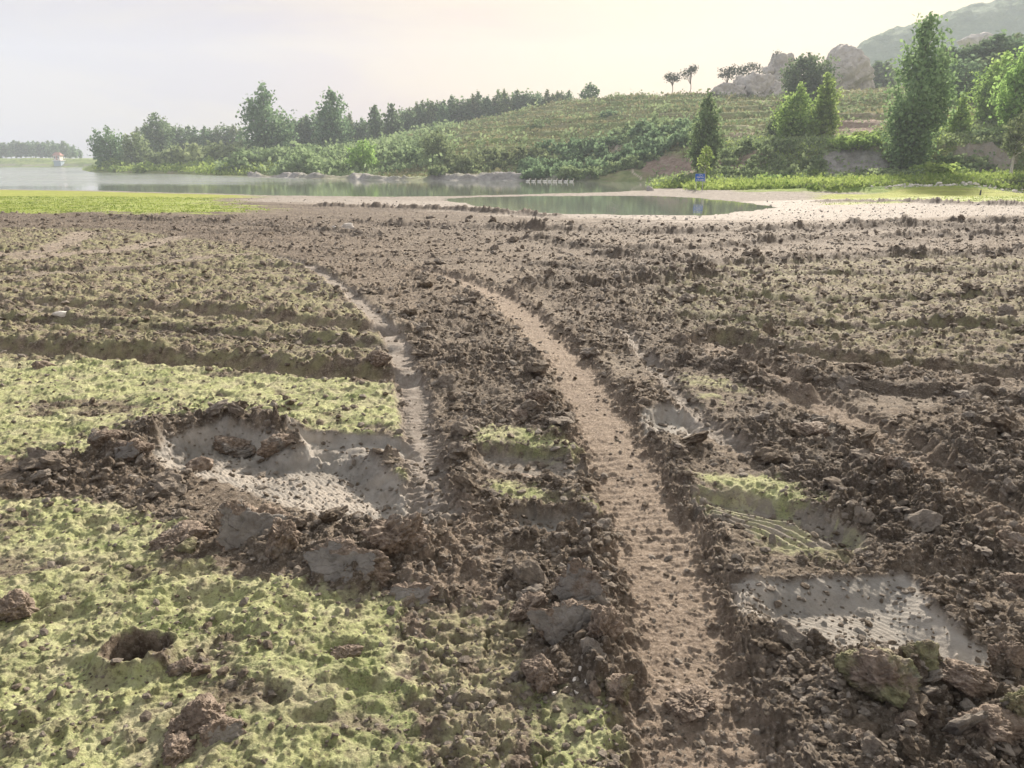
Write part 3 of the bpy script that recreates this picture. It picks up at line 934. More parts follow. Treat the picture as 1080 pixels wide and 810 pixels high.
# holes and foot prints in the crust
for (u, v, r, dep, el) in ((148, 708, 0.080, 0.17, 1.25), (215, 640, 0.10, 0.05, 1.8), (210, 590, 0.07, 0.04, 1.5), (70, 655, 0.08, 0.05, 1.5), (300, 655, 0.06, 0.05, 1.2), (290, 745, 0.05, 0.05, 1),
                           (372, 690, 0.06, 0.06, 2.0), (232, 668, 0.045, 0.05, 1.2), (330, 770, 0.05, 0.04, 1.2), (30, 780, 0.03, 0.04, 1), (60, 800, 0.04, 0.05, 1), (95, 556, 0.06, 0.05, 1.3),
                           (205, 610, 0.05, 0.05, 2.2), (380, 735, 0.07, 0.05, 1.8), (40, 640, 0.05, 0.05, 1.2), (110, 410, 0.08, 0.05, 1.5), (60, 425, 0.1, 0.05, 1.6), (230, 420, 0.1, 0.04, 1.6)):
    gx, gy = G(u, v)
    dx, dy = (wx - gx) / el, (wy - gy)
    q = np.sqrt(dx * dx + dy * dy) / r + (0.30 * fbm(X * 9, Y * 9, 3, 251) + 0.15 if dep > 0.1 else 0.0)
    dep = dep * (0.5 if dep < 0.1 else 1.3)
    H -= dep * (1 - sstep(0.55 if dep > 0.1 else 0.3, 1.0, q + 0.25 * ragged))
    H += 0.22 * dep * np.exp(-((q - 1.25) / 0.25) ** 2)
    if dep > 0.1:
        moss = moss * sstep(1.05, 1.45, q + 0.5 * ragged); moist_hole = 1 - sstep(0.7, 1.0, q)
# heaps of spoil under the large lumps, raised cliff-like edges
for (u, v, r, a) in ((275, 575, 0.16, 0.07), (380, 600, 0.20, 0.08), (430, 590, 0.14, 0.08), (600, 655, 0.16, 0.09), (640, 700, 0.15, 0.07), (590, 700, 0.12, 0.05), (240, 455, 0.22, 0.07), (295, 455, 0.10, 0.06),
                     (560, 380, 0.4, 0.07), (560, 430, 0.2, 0.07), (950, 710, 0.2, 0.06), (1040, 760, 0.2, 0.08), (1070, 560, 0.3, 0.12), (940, 520, 0.3, 0.08), (830, 460, 0.3, 0.06), (730, 740, 0.12, 0.05),
                     (600, 560, 0.2, 0.05), (200, 590, 0.12, 0.05), (1000, 470, 0.4, 0.08)):
    gx, gy = G(u, v)
    q = np.sqrt((wx - gx) ** 2 + (wy - gy) ** 2) / r
    e = np.exp(-q * q)
    H += a * e * (0.45 + 0.35 * dB + 0.15 * dC)
    moss = moss * (1 - np.clip(e * 1.6 - 0.2, 0, 1))
# cracks in the drying strip
crk = np.abs(perlin(cx_ * 5 + cy_ * 3.0, cy_ * 3.2 - cx_ * 1.5, 241) + 0.25 * rough)
H -= 0.026 * (1 - sstep(0.01, 0.06, crk)) * t2b * sstep(-0.1, 0.3, fbm(X * 2, Y * 2, 2, 243))
H += t2b * (0.014 * dB + 0.012 * dC + 0.010 * rough)
dry_sunlit = np.clip(0.30 * basin * sstep(0.13, 0.32, bb) + 0.30 * sheet * sstep(0.12, 0.24, bs2) + t1 * 0.95 + t2 * 1.0 + 0.55 * t2b + 0.6 * t3 + 0.85 * t4 + 0.35 * r1 + 0.35 * r2 + 0.5 * r3 + 0.8 * r3b + 0.8 * r3c, 0, 1)  # tracks are dried mud; basin and sheet floors get sunlight painted into their colour
pale = t2 + t4
fade = 1 - sstep(NEAR_END - 6, NEAR_END, Y) * 0.6
Z = BASE + H * fade * sstep(-0.3, 1.2, WD)
Z = np.where(WD < 0, np.minimum(Z, -0.015), Z)
Z0 = Z
za = np.stack([np.clip(np.clip(moss, 0, 1) * (1 - np.clip(smoothed - 0.45 * t2b, 0, 1)) + 0.42 * groov * (fbm(X * 6, Y * 6, 3, 261) > -0.1), 0, 1), dry_sunlit, clay * (1 - 0.12 * basin * sstep(0.13, 0.32, bb)) * (1 - 0.12 * sheet * sstep(0.12, 0.24, bs2)), np.clip(moist, 0, 1)], -1)  # clay thinned on those floors so the painted sunlit tone shows
zb = np.stack([green, np.clip(shore + 0.85 * pale * (Y < 40) + 0.3 * (r3 + r3b + r3c), 0, 1), olive, np.ones_like(moss)], -1)
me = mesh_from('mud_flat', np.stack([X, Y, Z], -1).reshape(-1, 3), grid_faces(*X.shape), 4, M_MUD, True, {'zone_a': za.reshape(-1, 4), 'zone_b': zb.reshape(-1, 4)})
tag(link('mud_flat', me), kind='structure')


def zmud(x, y):
    x = np.asarray(x, float); y = np.asarray(y, float)
    r = np.interp(y, N_ROWS, np.arange(len(N_ROWS)))
    c = (x / (y + OFF) + SMAX) / (2 * SMAX) * (NC - 1)
    r = np.clip(r, 0, len(N_ROWS) - 1.001); c = np.clip(c, 0, NC - 1.001)
    r0 = r.astype(int); c0 = c.astype(int); fr = r - r0; fc = c - c0
    return (Z0[r0, c0] * (1 - fr) * (1 - fc) + Z0[r0 + 1, c0] * fr * (1 - fc) + Z0[r0, c0 + 1] * (1 - fr) * fc + Z0[r0 + 1, c0 + 1] * fr * fc)


def lookup(F, x, y):
    r = np.clip(np.rint(np.interp(y, N_ROWS, np.arange(len(N_ROWS)))).astype(int), 0, len(N_ROWS) - 1)
    c = np.clip(np.rint((x / (y + OFF) + SMAX) / (2 * SMAX) * (NC - 1)).astype(int), 0, NC - 1)
    return F[r, c]


# ------------------------------------------------------------------ crumbs and clods: thousands, one object
def ico(sub):
    import bmesh
    bm = bmesh.new()
    bmesh.ops.create_icosphere(bm, subdivisions=sub, radius=1.0)
    v = np.array([q.co[:] for q in bm.verts]); f = np.array([[w.index for w in q.verts] for q in bm.faces])
    bm.free()
    return v, f


def perlin3ish(v, s, seed):
    return (perlin(v[:, 0] * s + v[:, 2] * s * 0.7, v[:, 1] * s + 3.1, seed) + perlin(v[:, 1] * s + 7, v[:, 2] * s - v[:, 0] * s * 0.6, seed + 3) + perlin(v[:, 2] * s - 5, v[:, 0] * s + 9, seed + 5)) / 3


def clod_shape(sub, seed, cuts=5, squash=0.7, amp=0.35, sq=(1, 1)):
    r = np.random.default_rng(seed)
    v, f = ico(sub)
    v = v.copy()
    for _ in range(cuts):                      # broken faces
        n = r.normal(size=3); n /= np.linalg.norm(n)
        d = r.uniform(0.45, 0.8)
        k = v @ n - d
        v = v - np.clip(k, 0, None)[:, None] * n * 0.92
    ln = np.linalg.norm(v, axis=1, keepdims=True); dr = v / (ln + 1e-9)
    disp = amp * perlin3ish(dr, 1.6, seed) + amp * 0.5 * perlin3ish(dr, 3.6, seed + 9)
    if sub > 2:
        disp = disp + amp * 0.55 * perlin3ish(dr, 6, seed + 19) - amp * 0.75 * np.abs(perlin3ish(dr, 9, seed + 29)) + 0.05 * perlin3ish(dr, 17, seed + 39) + 0.07 * np.abs(perlin3ish(dr, 26, seed + 49)) + 0.03 * perlin3ish(dr, 45, seed + 59)
    v = v + dr * disp[:, None]
    v[:, 0] *= sq[0]; v[:, 1] *= sq[1]; v[:, 2] *= squash
    return v, f


def scatter(name, n, sub, y0, y1, size_fn, weight, mat, keep=None, smooth=False, sink=0.35, seed=3):
    r = np.random.default_rng(seed)
    y = np.exp(r.uniform(math.log(y0), math.log(y1), n))
    x = r.uniform(-0.78, 0.78, n) * (y + 0.5)
    w = lookup(weight, x, y)
    k = r.uniform(size=n) < w
    x, y, w = x[k], y[k], w[k]
    s = size_fn(r, y, w)
    z = zmud(x, y)
    shapes = [clod_shape(sub, 900 + i * 13 + seed, 6 if sub > 1 else 2, 0.75, 0.5 if sub > 1 else 0.6) for i in range(10)]
    vid = r.integers(0, 10, len(x))
    VV, FF, TT = [], [], []
    base = 0
    for i in range(10):
        m = vid == i
        if not m.any():
            continue
        v, f = shapes[i]
        nn = m.sum()
        a = r.uniform(0, 2 * math.pi, nn); b = r.normal(0, 0.5, nn)
        ca, sa, cb, sb = np.cos(a), np.sin(a), np.cos(b), np.sin(b)
        sx = s[m] * r.uniform(0.8, 1.5, nn); sy = s[m]; sz = s[m] * r.uniform(0.5, 0.95, nn)
        vx = v[None, :, 0] * sx[:, None]; vy = v[None, :, 1] * sy[:, None]; vz = v[None, :, 2] * sz[:, None]
        x1 = vx * cb[:, None] - vz * sb[:, None]; z1 = vx * sb[:, None] + vz * cb[:, None]
        x2 = x1 * ca[:, None] - vy * sa[:, None]; y2 = x1 * sa[:, None] + vy * ca[:, None]
        P_ = np.stack([x2 + x[m][:, None], y2 + y[m][:, None], z1 + (z[m] + s[m] * (0.6 - sink))[:, None]], -1)
        VV.append(P_.reshape(-1, 3))
        FF.append((f[None] + (np.arange(nn) * len(v))[:, None, None] + base).reshape(-1, 3))
        TT.append(np.repeat(r.uniform(0, 1, nn), len(v)))
        base += nn * len(v)
    me = mesh_from(name, np.concatenate(VV), np.concatenate(FF), 3, mat, smooth, {'tone': np.concatenate(TT)})
    return link(name, me)


wt = np.clip(churn * 1.1, 0, 1) * (1 - shore)
wt_f = (1 - 0.1 * farflat) * np.clip(wt + 0.5 * np.exp(-((d1 - 0.28) / 0.07) ** 2) + 0.16 * t1 * sstep(0.0, 0.5, ragged + 0.3) + 0.8 * heap + 0.10 * t2 + 0.30 * clay * (1 - stepf) + 0.025 * ms + 0.3 * fl + 0.3 * t2b + 0.35 * shore + 0.4 * rimb, 0, 1) * (WD > 0.2)
tag(scatter('mud_crumbs', 100000, 1, 1.3, 30, lambda r, y, w: 0.0036 * (y / 2) ** 0.62 * (r.pareto(2.2, len(y)) + 1).clip(1, 5), wt_f, M_CLOD, seed=5), kind='stuff')
tag(scatter('mud_clods', 6000, 3, 1.3, 34, lambda r, y, w: 0.011 * (y / 2.5) ** 0.38 * (r.pareto(1.75, len(y)) + 1).clip(1, 6), wt * sstep(0.2, 0.75, churn), M_CLOD, seed=8), kind='stuff')
# short grass on the green strips beside the water
rgr = np.random.default_rng(55)
ng = 26000
gy_ = np.exp(rgr.uniform(math.log(24), math.log(49.5), ng)); gx_ = rgr.uniform(-0.85, 0.85, ng) * (gy_ + 0.5)
kk = lookup(green, gx_, gy_) > rgr.uniform(0.3, 1.1, ng)
gx_, gy_ = gx_[kk], gy_[kk]
GRASS_AT = np.stack([gx_, gy_, zmud(gx_, gy_)], -1)
pb = mat_simple('pebble', (0.22, 0.20, 0.18), (0.58, 0.55, 0.51), 3)
tag(scatter('pebbles', 4200, 1, 26, 49, lambda r, y, w: 0.024 * (r.pareto(2.6, len(y)) + 1).clip(1, 3.2), shore * (WD > 0.1) * 0.8, pb, seed=18), kind='stuff')

# ------------------------------------------------------------------ water, far land, mountain
wv = np.array([(-900, 20, 0), (400, 20, 0), (400, 420, 0), (-900, 420, 0)], float)
tag(link('water', mesh_from('water', wv, np.array([0, 1, 2, 3]), 4, M_WATER, False)), kind='structure')
gv = np.array([(-1350, -60, -1.6), (1350, -60, -1.6), (1350, 1035, -1.6), (-1350, 1035, -1.6)], float)
tag(link('ground', mesh_from('ground', gv, np.array([0, 1, 2, 3]), 4, M_LAND, False)), kind='structure')

ys = [NEAR_END]
while ys[-1] < 1015:
    y = ys[-1]
    ys.append(y * (1.0032 if y < 230 else (1.006 if y < 480 else 1.012)))
F_ROWS = np.array(ys); FC = 900; FS = 0.98
FX, FY = fan_grid(F_ROWS, FS, FC, OFF)
FZ, FD = base_height(FX, FY)
DIKE = (FX < -196) & (FY > 396)


def uvpoly(poly, soft, fray, fn=None):
    """zone given by its outline as seen, laid on the slope it covers"""
    U, V = FU, FV
    return 1 - sstep(-soft, soft, sdf_poly(U + fray * fbm(FX * 0.35, FY * 0.35, 3, 301), V + fray * fbm(FX * 0.35, FY * 0.35, 3, 303), poly, 60))


FU, FV = project(FX, FY, FZ)
land = sstep(0.5, 6, FD)
hill = sstep(100, 125, FY)
FZ = FZ + land * (0.9 * fbm(FX * 0.06, FY * 0.06, 3, 311) * hill + 0.35 * hill * fbm(FX * 0.22, FY * 0.22, 4, 313) + 0.05 * fbm(FX * 0.8, FY * 0.8, 4, 315) * sstep(62, 70, FY))
# farm terraces on the slope: small risers that follow the contour
tz = (FZ + 0.5 * fbm(FX * 0.05, FY * 0.05, 2, 317)) / 1.5
FZ = FZ + np.where((FZ > 4) & (FY < 260), 0.42 * np.sin(tz * 2 * math.pi) + 0.12 * np.sin(tz * 4 * math.pi), 0) * hill
cliff1 = uvpoly([(862, 180), (872, 163), (900, 157), (925, 160), (945, 175), (935, 186), (880, 187)], 4, 8)
cliff2 = uvpoly([(1000, 178), (1012, 160), (1045, 152), (1070, 165), (1072, 184), (1020, 186)], 5, 8)
red1 = uvpoly([(676, 186), (682, 166), (700, 163), (740, 167), (742, 186), (710, 191)], 3, 6)
red2 = uvpoly([(745, 178), (765, 163), (800, 160), (815, 166), (800, 178), (770, 186)], 4, 8)
red3 = uvpoly([(872, 146), (880, 127), (925, 125), (930, 146), (900, 152)], 4, 6)
red4 = uvpoly([(750, 150), (770, 142), (800, 140), (790, 152)], 3, 6)
roc = np.clip(cliff1 + 0.5 * cliff2, 0, 1)
soil = np.clip(0.45 * sstep(790, 830, FU) * sstep(65.3, 66.0, FY) * (1 - sstep(67.0, 68.2, FY)) + red1 + red2 * 0.9 + red3 + red4 * 0.7 + 0.7 * cliff2, 0, 1)
jag = fbm(FX * 0.5, FY * 0.5, 5, 321, 0.6, 2.1, ridged=True)
FZ += (roc * 0.7 + soil * 0.3 + 0.25 * cliff2) * jag * sstep(66, 72, FY)
SW = np.abs(FU - np.interp(FV, [140, 152, 158, 170, 182, 188], [645, 640, 652, 662, 668, 676]) - 2 * fbm(FX * .5, FY * .5, 2, 330))
path = (1 - sstep(0.7, 1.6, SW)) * (FV > 150) * (FV < 189) * (FY < 150)
scar = uvpoly([(612, 156), (625, 148), (655, 147), (662, 154), (640, 161)], 2, 4)
path = np.clip(path + scar, 0, 1) * (FY > 80)
rockb = np.clip(0.25 + 0.9 * sstep(-0.3, 0.2, fbm(FX * 0.09, FY * 0.09, 3, 335)), 0, 1) * (1 - sstep(1.0, 4.5 + 3 * sstep(470, 520, FU), FD + 3.5 * fbm(FX * 0.12, FY * 0.12, 4, 331))) * sstep(103, 107, FY) * (FU > 262) * (1 - sstep(600, 640, FU)) * (FY < 170)
FZ += rockb * 0.9 * np.clip(jag + 0.3, 0, 1) * sstep(0.3, 1.5, FD)
roc = np.clip(roc + rockb, 0, 1)
stripG = (FY < 63) * (FY > NEAR_END - 5) * (1 - (1 - sstep(870, 900, FU))) * sstep(0.0, 1, FD)
dst = sdf_poly(FX, FY, [G0(860, 221), G0(960, 221), G0(1400, 224), (XU(1400, 62.5), 62.5), (XU(960, 62.5), 62.5), (XU(860, 60), 60)], 30)
stripG = 1 - sstep(-1.2, 0.8, dst + 1.5 * fbm(FX * 0.5, FY * 0.8, 3, 333))
leftG = (1 - sstep(240, 300, FU)) * (FY < 76) * sstep(0.4, 2.2, FD)
greenz = np.clip(stripG + leftG, 0, 1)
spit = uvpoly([(640, 201), (700, 193.5), (740, 196), (840, 203), (880, 205), (1400, 203), (1400, 199.5), (960, 200.5), (860, 202), (760, 193), (700, 192)], 1.5, 2)
bank = uvpoly([(690, 197), (700, 189), (760, 182), (870, 178), (1400, 175), (1400, 203), (900, 203), (820, 202)], 2, 3)
face = sstep(790, 830, FU) * sstep(65.3, 66.0, FY) * (1 - sstep(67.0, 68.2, FY))
lush = np.clip(bank * 0.95 * (1 - 0.9 * face) + uvpoly([(640, 150), (700, 132), (735, 136), (735, 146), (680, 150)], 5, 6) + 0.7 * uvpoly([(380, 168), (420, 160), (520, 150), (560, 150), (500, 158), (430, 170)], 5, 8), 0, 1)
near = 1 - sstep(76, 84, FY)
shorez = np.clip(near * (1 - greenz) * (1 - sstep(0, 0.6, bank)), 0, 1)
shorez = np.clip(shorez + (1 - sstep(0.2, 1.6, FD)) * (FY < 95) * 0.9 + 0.9 * (1 - sstep(0, 1.5, np.abs(FD - 2.2))) * DIKE, 0, 1)
lush = np.where(DIKE | (FX < -110), np.clip(lush + 0.6, 0, 1), lush)
grass_tex = bank * 0.10 * fbm(FX * 1.6, FY * 1.6, 4, 341)
FZ = FZ + grass_tex
FZ[0] = np.interp(FX[0], X[-1], Z0[-1])
za = np.stack([soil, roc, lush, np.ones_like(soil)], -1).reshape(-1, 4)
zb = np.stack([greenz, shorez, path, np.ones_like(soil)], -1).reshape(-1, 4)
me = mesh_from('hillside', np.stack([FX, FY, FZ], -1).reshape(-1, 3), grid_faces(*FX.shape), 4, M_LAND, True, {'zone_a': za, 'zone_b': zb})
tag(link('hillside', me), kind='structure')


def zfar(x, y):
    x = np.atleast_1d(np.asarray(x, float)); y = np.atleast_1d(np.asarray(y, float))
    r = np.interp(y, F_ROWS, np.arange(len(F_ROWS)))
    c = (x / (y + OFF) + FS) / (2 * FS) * (FC - 1)
    r = np.clip(r, 0, len(F_ROWS) - 1.001); c = np.clip(c, 0, FC - 1.001)
    r0 = r.astype(int); c0 = c.astype(int); fr = r - r0; fc = c - c0
    return (FZ[r0, c0] * (1 - fr) * (1 - fc) + FZ[r0 + 1, c0] * fr * (1 - fc) + FZ[r0, c0 + 1] * (1 - fr) * fc + FZ[r0 + 1, c0 + 1] * fr * fc)


def flook(F, x, y):
    r = np.clip(np.rint(np.interp(y, F_ROWS, np.arange(len(F_ROWS)))).astype(int), 0, len(F_ROWS) - 1)
    c = np.clip(np.rint((x / (y + OFF) + FS) / (2 * FS) * (FC - 1)).astype(int), 0, FC - 1)
    return F[r, c]


# the mountain behind
my = np.linspace(425, 840, 130)
MX, MY = fan_grid(my, 1.0, 420, 0)
MU = 540 + MX / (MY * COS) * F_PX
ang = np.interp(MU, [780, 840, 878, 893, 905, 935, 970, 1010, 1040, 1080, 1200, 1500], [140, 105, 72, 52, 47, 38, 27, 12, 2, -14, -55, -90])
tanv = np.tan(PITCH + np.arctan((ang - 405) / F_PX))
crest = np.minimum(CAM_H - tanv * 640, 136)
MZ = (crest * sstep(410, 640, MY) + 2) * (1 - 0.5 * sstep(650, 840, MY))
MZ = MZ + (6 * fbm(MX * 0.012, MY * 0.012, 4, 351, ridged=True) + 3.2 * domes(MX * 0.10, MY * 0.10, 353) + 2.2 * domes(MX * 0.2, MY * 0.2, 357)) * sstep(430, 500, MY) * 0.75
MZ = np.where(MU < 780, -5, MZ)
m_, t_ = new_mat('wooded_mountain')
pp = N(t_, 'ShaderNodeNewGeometry').outputs['Position']
cc = ramp(t_, noise(t_, pp, 0.09, 7, 0.7), [(0.3, (0.07, 0.13, 0.07)), (0.55, (0.14, 0.22, 0.11)), (0.75, (0.24, 0.30, 0.17))])
finish(t_, pbsdf(t_, cc, 1.0, bump(t_, noise(t_, pp, 0.25, 5, 0.7), 1.0, 3.0), 0.05))
tag(link('mountain', mesh_from('mountain', np.stack([MX, MY, MZ], -1).reshape(-1, 3), grid_faces(*MX.shape), 4, m_)), kind='structure')


# ------------------------------------------------------------------ foliage
def leaf_mesh(name, cent, size, tone, mat, r, up=0.0, seedmul=1.0):
    """one small folded quad per leaf cluster, at real positions through the crown"""
    n = len(cent)
    d1_ = r.normal(size=(n, 3)); d1_[:, 2] += up
    d1_ /= np.linalg.norm(d1_, axis=1, keepdims=True)
    d2_ = np.cross(d1_, r.normal(size=(n, 3))); d2_ /= np.linalg.norm(d2_, axis=1, keepdims=True) + 1e-9
    s = size[:, None]
    a = cent - d1_ * s * 0.6; b = cent + d2_ * s * 0.42 + d1_ * s * 0.05; c = cent + d1_ * s * 0.65; d = cent - d2_ * s * 0.42
    V = np.stack([a, b, c, d], 1).reshape(-1, 3)
    F = np.arange(n * 4).reshape(-1, 4)
    return mesh_from(name, V, F, 4, mat, False, {'tone': np.repeat(np.clip(tone, 0, 1), 4)})


def tube(segs, nside=6):
    """segs: list of (points, radii) -> verts, faces"""
    V, Fc = [], []
    b = 0
    for pts, rr in segs:
        pts = np.array(pts, float)
        for i, p in enumerate(pts):
            t = pts[min(i + 1, len(pts) - 1)] - pts[max(i - 1, 0)]
            t = t / (np.linalg.norm(t) + 1e-9)
            a = np.cross(t, (0.3, 0.9, 0.1)); a /= np.linalg.norm(a) + 1e-9
            c = np.cross(t, a)
            for k in range(nside):
                an = 2 * math.pi * k / nside
                V.append(p + rr[i] * (math.cos(an) * a + math.sin(an) * c))
        for i in range(len(pts) - 1):
            for k in range(nside):
                k2 = (k + 1) % nside
                Fc.append((b + i * nside + k, b + i * nside + k2, b + (i + 1) * nside + k2, b + (i + 1) * nside + k))
        b += len(pts) * nside
    return np.array(V), np.array(Fc)


def tree_meshes(name, h, R, kind='poplar', leaves=3000, leaf=0.3, lmat=None, bmat=None, seed=1, base=0.12, clump=1.0, lean=0.0):
    r = np.random.default_rng(seed)
    tr = h * 0.013 + 0.05
    segs = []
    tp = [(0, 0, -0.4)] + [(lean * h * t ** 1.5 + r.normal(0, 0.006 * h), r.normal(0, 0.006 * h), h * t * 0.96) for t in np.linspace(0.02, 1, 8)]
    segs.append((tp, np.linspace(tr * 1.25, tr * 0.12, len(tp))))
    tpa = np.array(tp)

    def trunk_at(t):
        zz = t * h * 0.96
        return np.array([np.interp(zz, tpa[:, 2], tpa[:, 0]), np.interp(zz, tpa[:, 2], tpa[:, 1]), zz])

    def prof(t):
        if kind == 'poplar':
            return min(1, 0.42 + 0.58 * (t / 0.38)) * (1 - t ** 2.6) ** 0.95
        if kind == 'cone':
            return min(1, (t / 0.08) ** 0.6) * (1 - t) ** 0.75
        return max(0.0, 1 - abs(2 * t - 0.9) ** 2.3) ** 0.5
    nl = {'poplar': 46, 'cone': 40, 'round': 34}[kind]
    C, Tn, Sg = [], [], []
    for i in range(nl):
        t = (i + r.uniform(0, 1)) / nl
        rad_ = R * prof(t) * r.uniform(0.6, 1.08)
        az = i * 2.399 + r.normal(0, 0.4)
        zc = base * h + t * (1 - base) * h
        rise = {'poplar': 1.5, 'cone': 0.8, 'round': 0.6}[kind] * rad_ + 0.04 * h
        z0 = max(zc - rise, base * h * 0.6)
        a = trunk_at(min(z0 / (h * 0.96), 0.97))
        ax = trunk_at(min(zc / (h * 0.96), 1))
        b = np.array([ax[0] + rad_ * math.cos(az), ax[1] + rad_ * math.sin(az), min(zc, h)])
        midp = a * 0.45 + b * 0.55 + np.array([math.cos(az), math.sin(az), 0]) * rad_ * 0.12
        lr = tr * 0.42 * (1 - 0.6 * t)
        segs.append(([a, midp, b], [lr, lr * 0.6, lr * 0.15]))
        ncl = max(2, int(round(3 + 4 * rad_ / R)))
        for c in range(ncl):
            s = r.uniform(0.22, 1.02)
            q = (a * (1 - s) ** 2 + 2 * midp * s * (1 - s) + b * s * s) if s <= 1 else b + (b - midp) * (s - 1)
            q = q + r.normal(0, 0.07 * R, 3)
            C.append(q); Tn.append(r.uniform(0.1, 0.9)); Sg.append(((0.11 + 0.06 * r.uniform()) * R * clump + 0.010 * h) * (0.30 + 0.70 * min(1.0, prof(t) * 1.3)))
    for k in range(5):
        q = trunk_at(1.0); q[2] = h * (0.90 + 0.024 * k); C.append(q); Tn.append(0.6); Sg.append(0.014 * h * (1 - 0.17 * k))
    C, Tn, Sg = np.array(C), np.array(Tn), np.array(Sg)
    wgt = Sg ** 1.6 / (Sg ** 1.6).sum()
    idx = r.choice(len(C), leaves, p=wgt)
    off = np.clip(r.normal(size=(leaves, 3)), -1.9, 1.9) * Sg[idx][:, None] * np.array([1, 1, 1.25 if kind == 'poplar' else 0.9])
    cent = C[idx] + off
    cent[:, 2] = np.maximum(cent[:, 2], base * h * 0.5)
    tone = Tn[idx] + r.normal(0, 0.18, leaves)
    lm = leaf_mesh(name + '_crown', cent, leaf * r.uniform(0.6, 1.3, leaves), tone, lmat or L_POPLAR, r)
    V, F = tube(segs, 5)
    tm = mesh_from(name + '_trunk', V, F, 4, bmat or M_BARK, True)
    return tm, lm


def plant(kind_name, meshes, loc, label, cat, group=None, rz=None, sc=1.0, parts=('trunk', 'crown'), sxy=None):
    o = bpy.data.objects.new(kind_name, None)
    COL.objects.link(o)
    o.location = loc
    o.rotation_euler = (0, 0, random.uniform(0, 6.28) if rz is None else rz)
    o.scale = (sxy or sc, sxy or sc, sc)
    o.empty_display_size = 0.3
    tag(o, label, cat, group)
    for nm, me in zip(parts, meshes):
        link(nm, me, o)
    return o


def at(u, y, dz=-0.1):
    x = XU(u, y, float(zfar(XU(u, y, 2), y)[0]))
    x = XU(u, y, float(zfar(x, y)[0]))
    return (x, y, float(zfar(x, y)[0]) + dz)


def hpx(v_top, y, zb):
    """height that makes a thing at distance y with its foot at zb reach picture row v_top"""
    return P(540, v_top, y)[2] - zb


def wpx(px, y):
    return px / F_PX * y


def tree_at(kind_name, u, y, vtop, halfpx, kind, label, cat='tree', lmat=None, leaves=3000, leaf=0.3, base=0.1, seed=1, bmat=None, group=None, clump=1.0, lean=0.0):
    loc = at(u, y)
    h = hpx(vtop, y, loc[2])
    return plant(kind_name, tree_meshes(kind_name, h, wpx(halfpx, y), kind, leaves, leaf, lmat, bmat, seed, base, clump, lean), loc, label, cat, group, rz=seed * 1.1)


r_ = np.random.default_rng(56)
n_ = len(GRASS_AT) * 3
gc = np.repeat(GRASS_AT, 3, 0) + np.stack([r_.normal(0, 0.10, n_), r_.normal(0, 0.10, n_), np.abs(r_.normal(0, 0.022, n_))], -1)
tag(link('strip_grass', leaf_mesh('strip_grass', gc, 0.055 * r_.uniform(0.6, 1.6, n_), np.clip(0.5 + 1.2 * fbm(gc[:, 0] * 0.3, gc[:, 1] * 0.8, 3, 57) + r_.normal(0, 0.15, n_), 0, 1), L_GRASS, r_, 1.2)), kind='stuff')
# right hand side
tree_at('poplar_tree', 957, 85, 12, 33, 'poplar', 'tallest dense green poplar, standing alone on the bank at the right', lmat=L_POPLAR, leaves=11000, leaf=0.36, base=0.08, seed=3, clump=1.05)
tree_at('poplar_tree', 848, 150, 56, 25, 'round', 'dark round-topped poplar in front of the large brown outcrop', lmat=L_DARK, leaves=6000, leaf=0.5, base=0.12, seed=12)
tree_at('poplar_tree', 838, 103, 90, 23, 'poplar', 'light green broad young poplar, left one of the pair below the outcrop', lmat=L_LIGHT, leaves=5200, leaf=0.36, base=0.03, seed=5)
tree_at('poplar_tree', 867, 104, 78, 16, 'poplar', 'light green slim pointed poplar, right one of the pair below the outcrop', lmat=L_LIGHT, leaves=4400, leaf=0.36, base=0.04, seed=6)
tree_at('poplar_tree', 821, 112, 112, 13, 'poplar', 'small grey-green poplar half hidden left of the light green pair', lmat=L_SHRUB, leaves=1800, leaf=0.38, base=0.03, seed=7)
tree_at('poplar_tree', 742, 92, 97, 18, 'poplar', 'slim dark poplar standing above the red earth cut behind the blue sign', lmat=L_POPLAR, leaves=5600, leaf=0.32, base=0.04, seed=8)
tree_at('poplar_tree', 1072, 88, 40, 28, 'poplar', 'light green poplar cut by the right edge of the photo', lmat=L_LIGHT, leaves=6500, leaf=0.36, base=0.28, seed=9)
tree_at('poplar_tree', 1047, 104, 56, 26, 'poplar', 'bright green leaning poplar just left of the one at the right edge', lmat=L_LIGHT, leaves=5200, leaf=0.38, base=0.12, seed=10, lean=0.05)
tree_at('young_tree', 1010, 96, 96, 15, 'cone', 'small yellow-green young tree right of the tallest poplar', lmat=L_LIGHT, leaves=1600, leaf=0.32, base=0.05, seed=11)
tree_at('young_tree', 1065, 72, 118, 14, 'round', 'thin sapling with pale trunk on the grassy bank at the right', lmat=L_SHRUB, leaves=900, leaf=0.3, base=0.45, seed=13, bmat=M_PALEBARK)
tree_at('young_tree', 742.5, 73, 152, 7, 'round', 'pale-stemmed sapling with few leaves just behind the blue sign', lmat=L_LIGHT, leaves=260, leaf=0.28, base=0.4, seed=14, bmat=M_PALEBARK)
tree_at('round_tree', 645, 158, 119, 11, 'round', 'lone dark bushy tree in the middle of the open hillside', lmat=L_DARK, leaves=1600, leaf=0.42, base=0.1, seed=15)
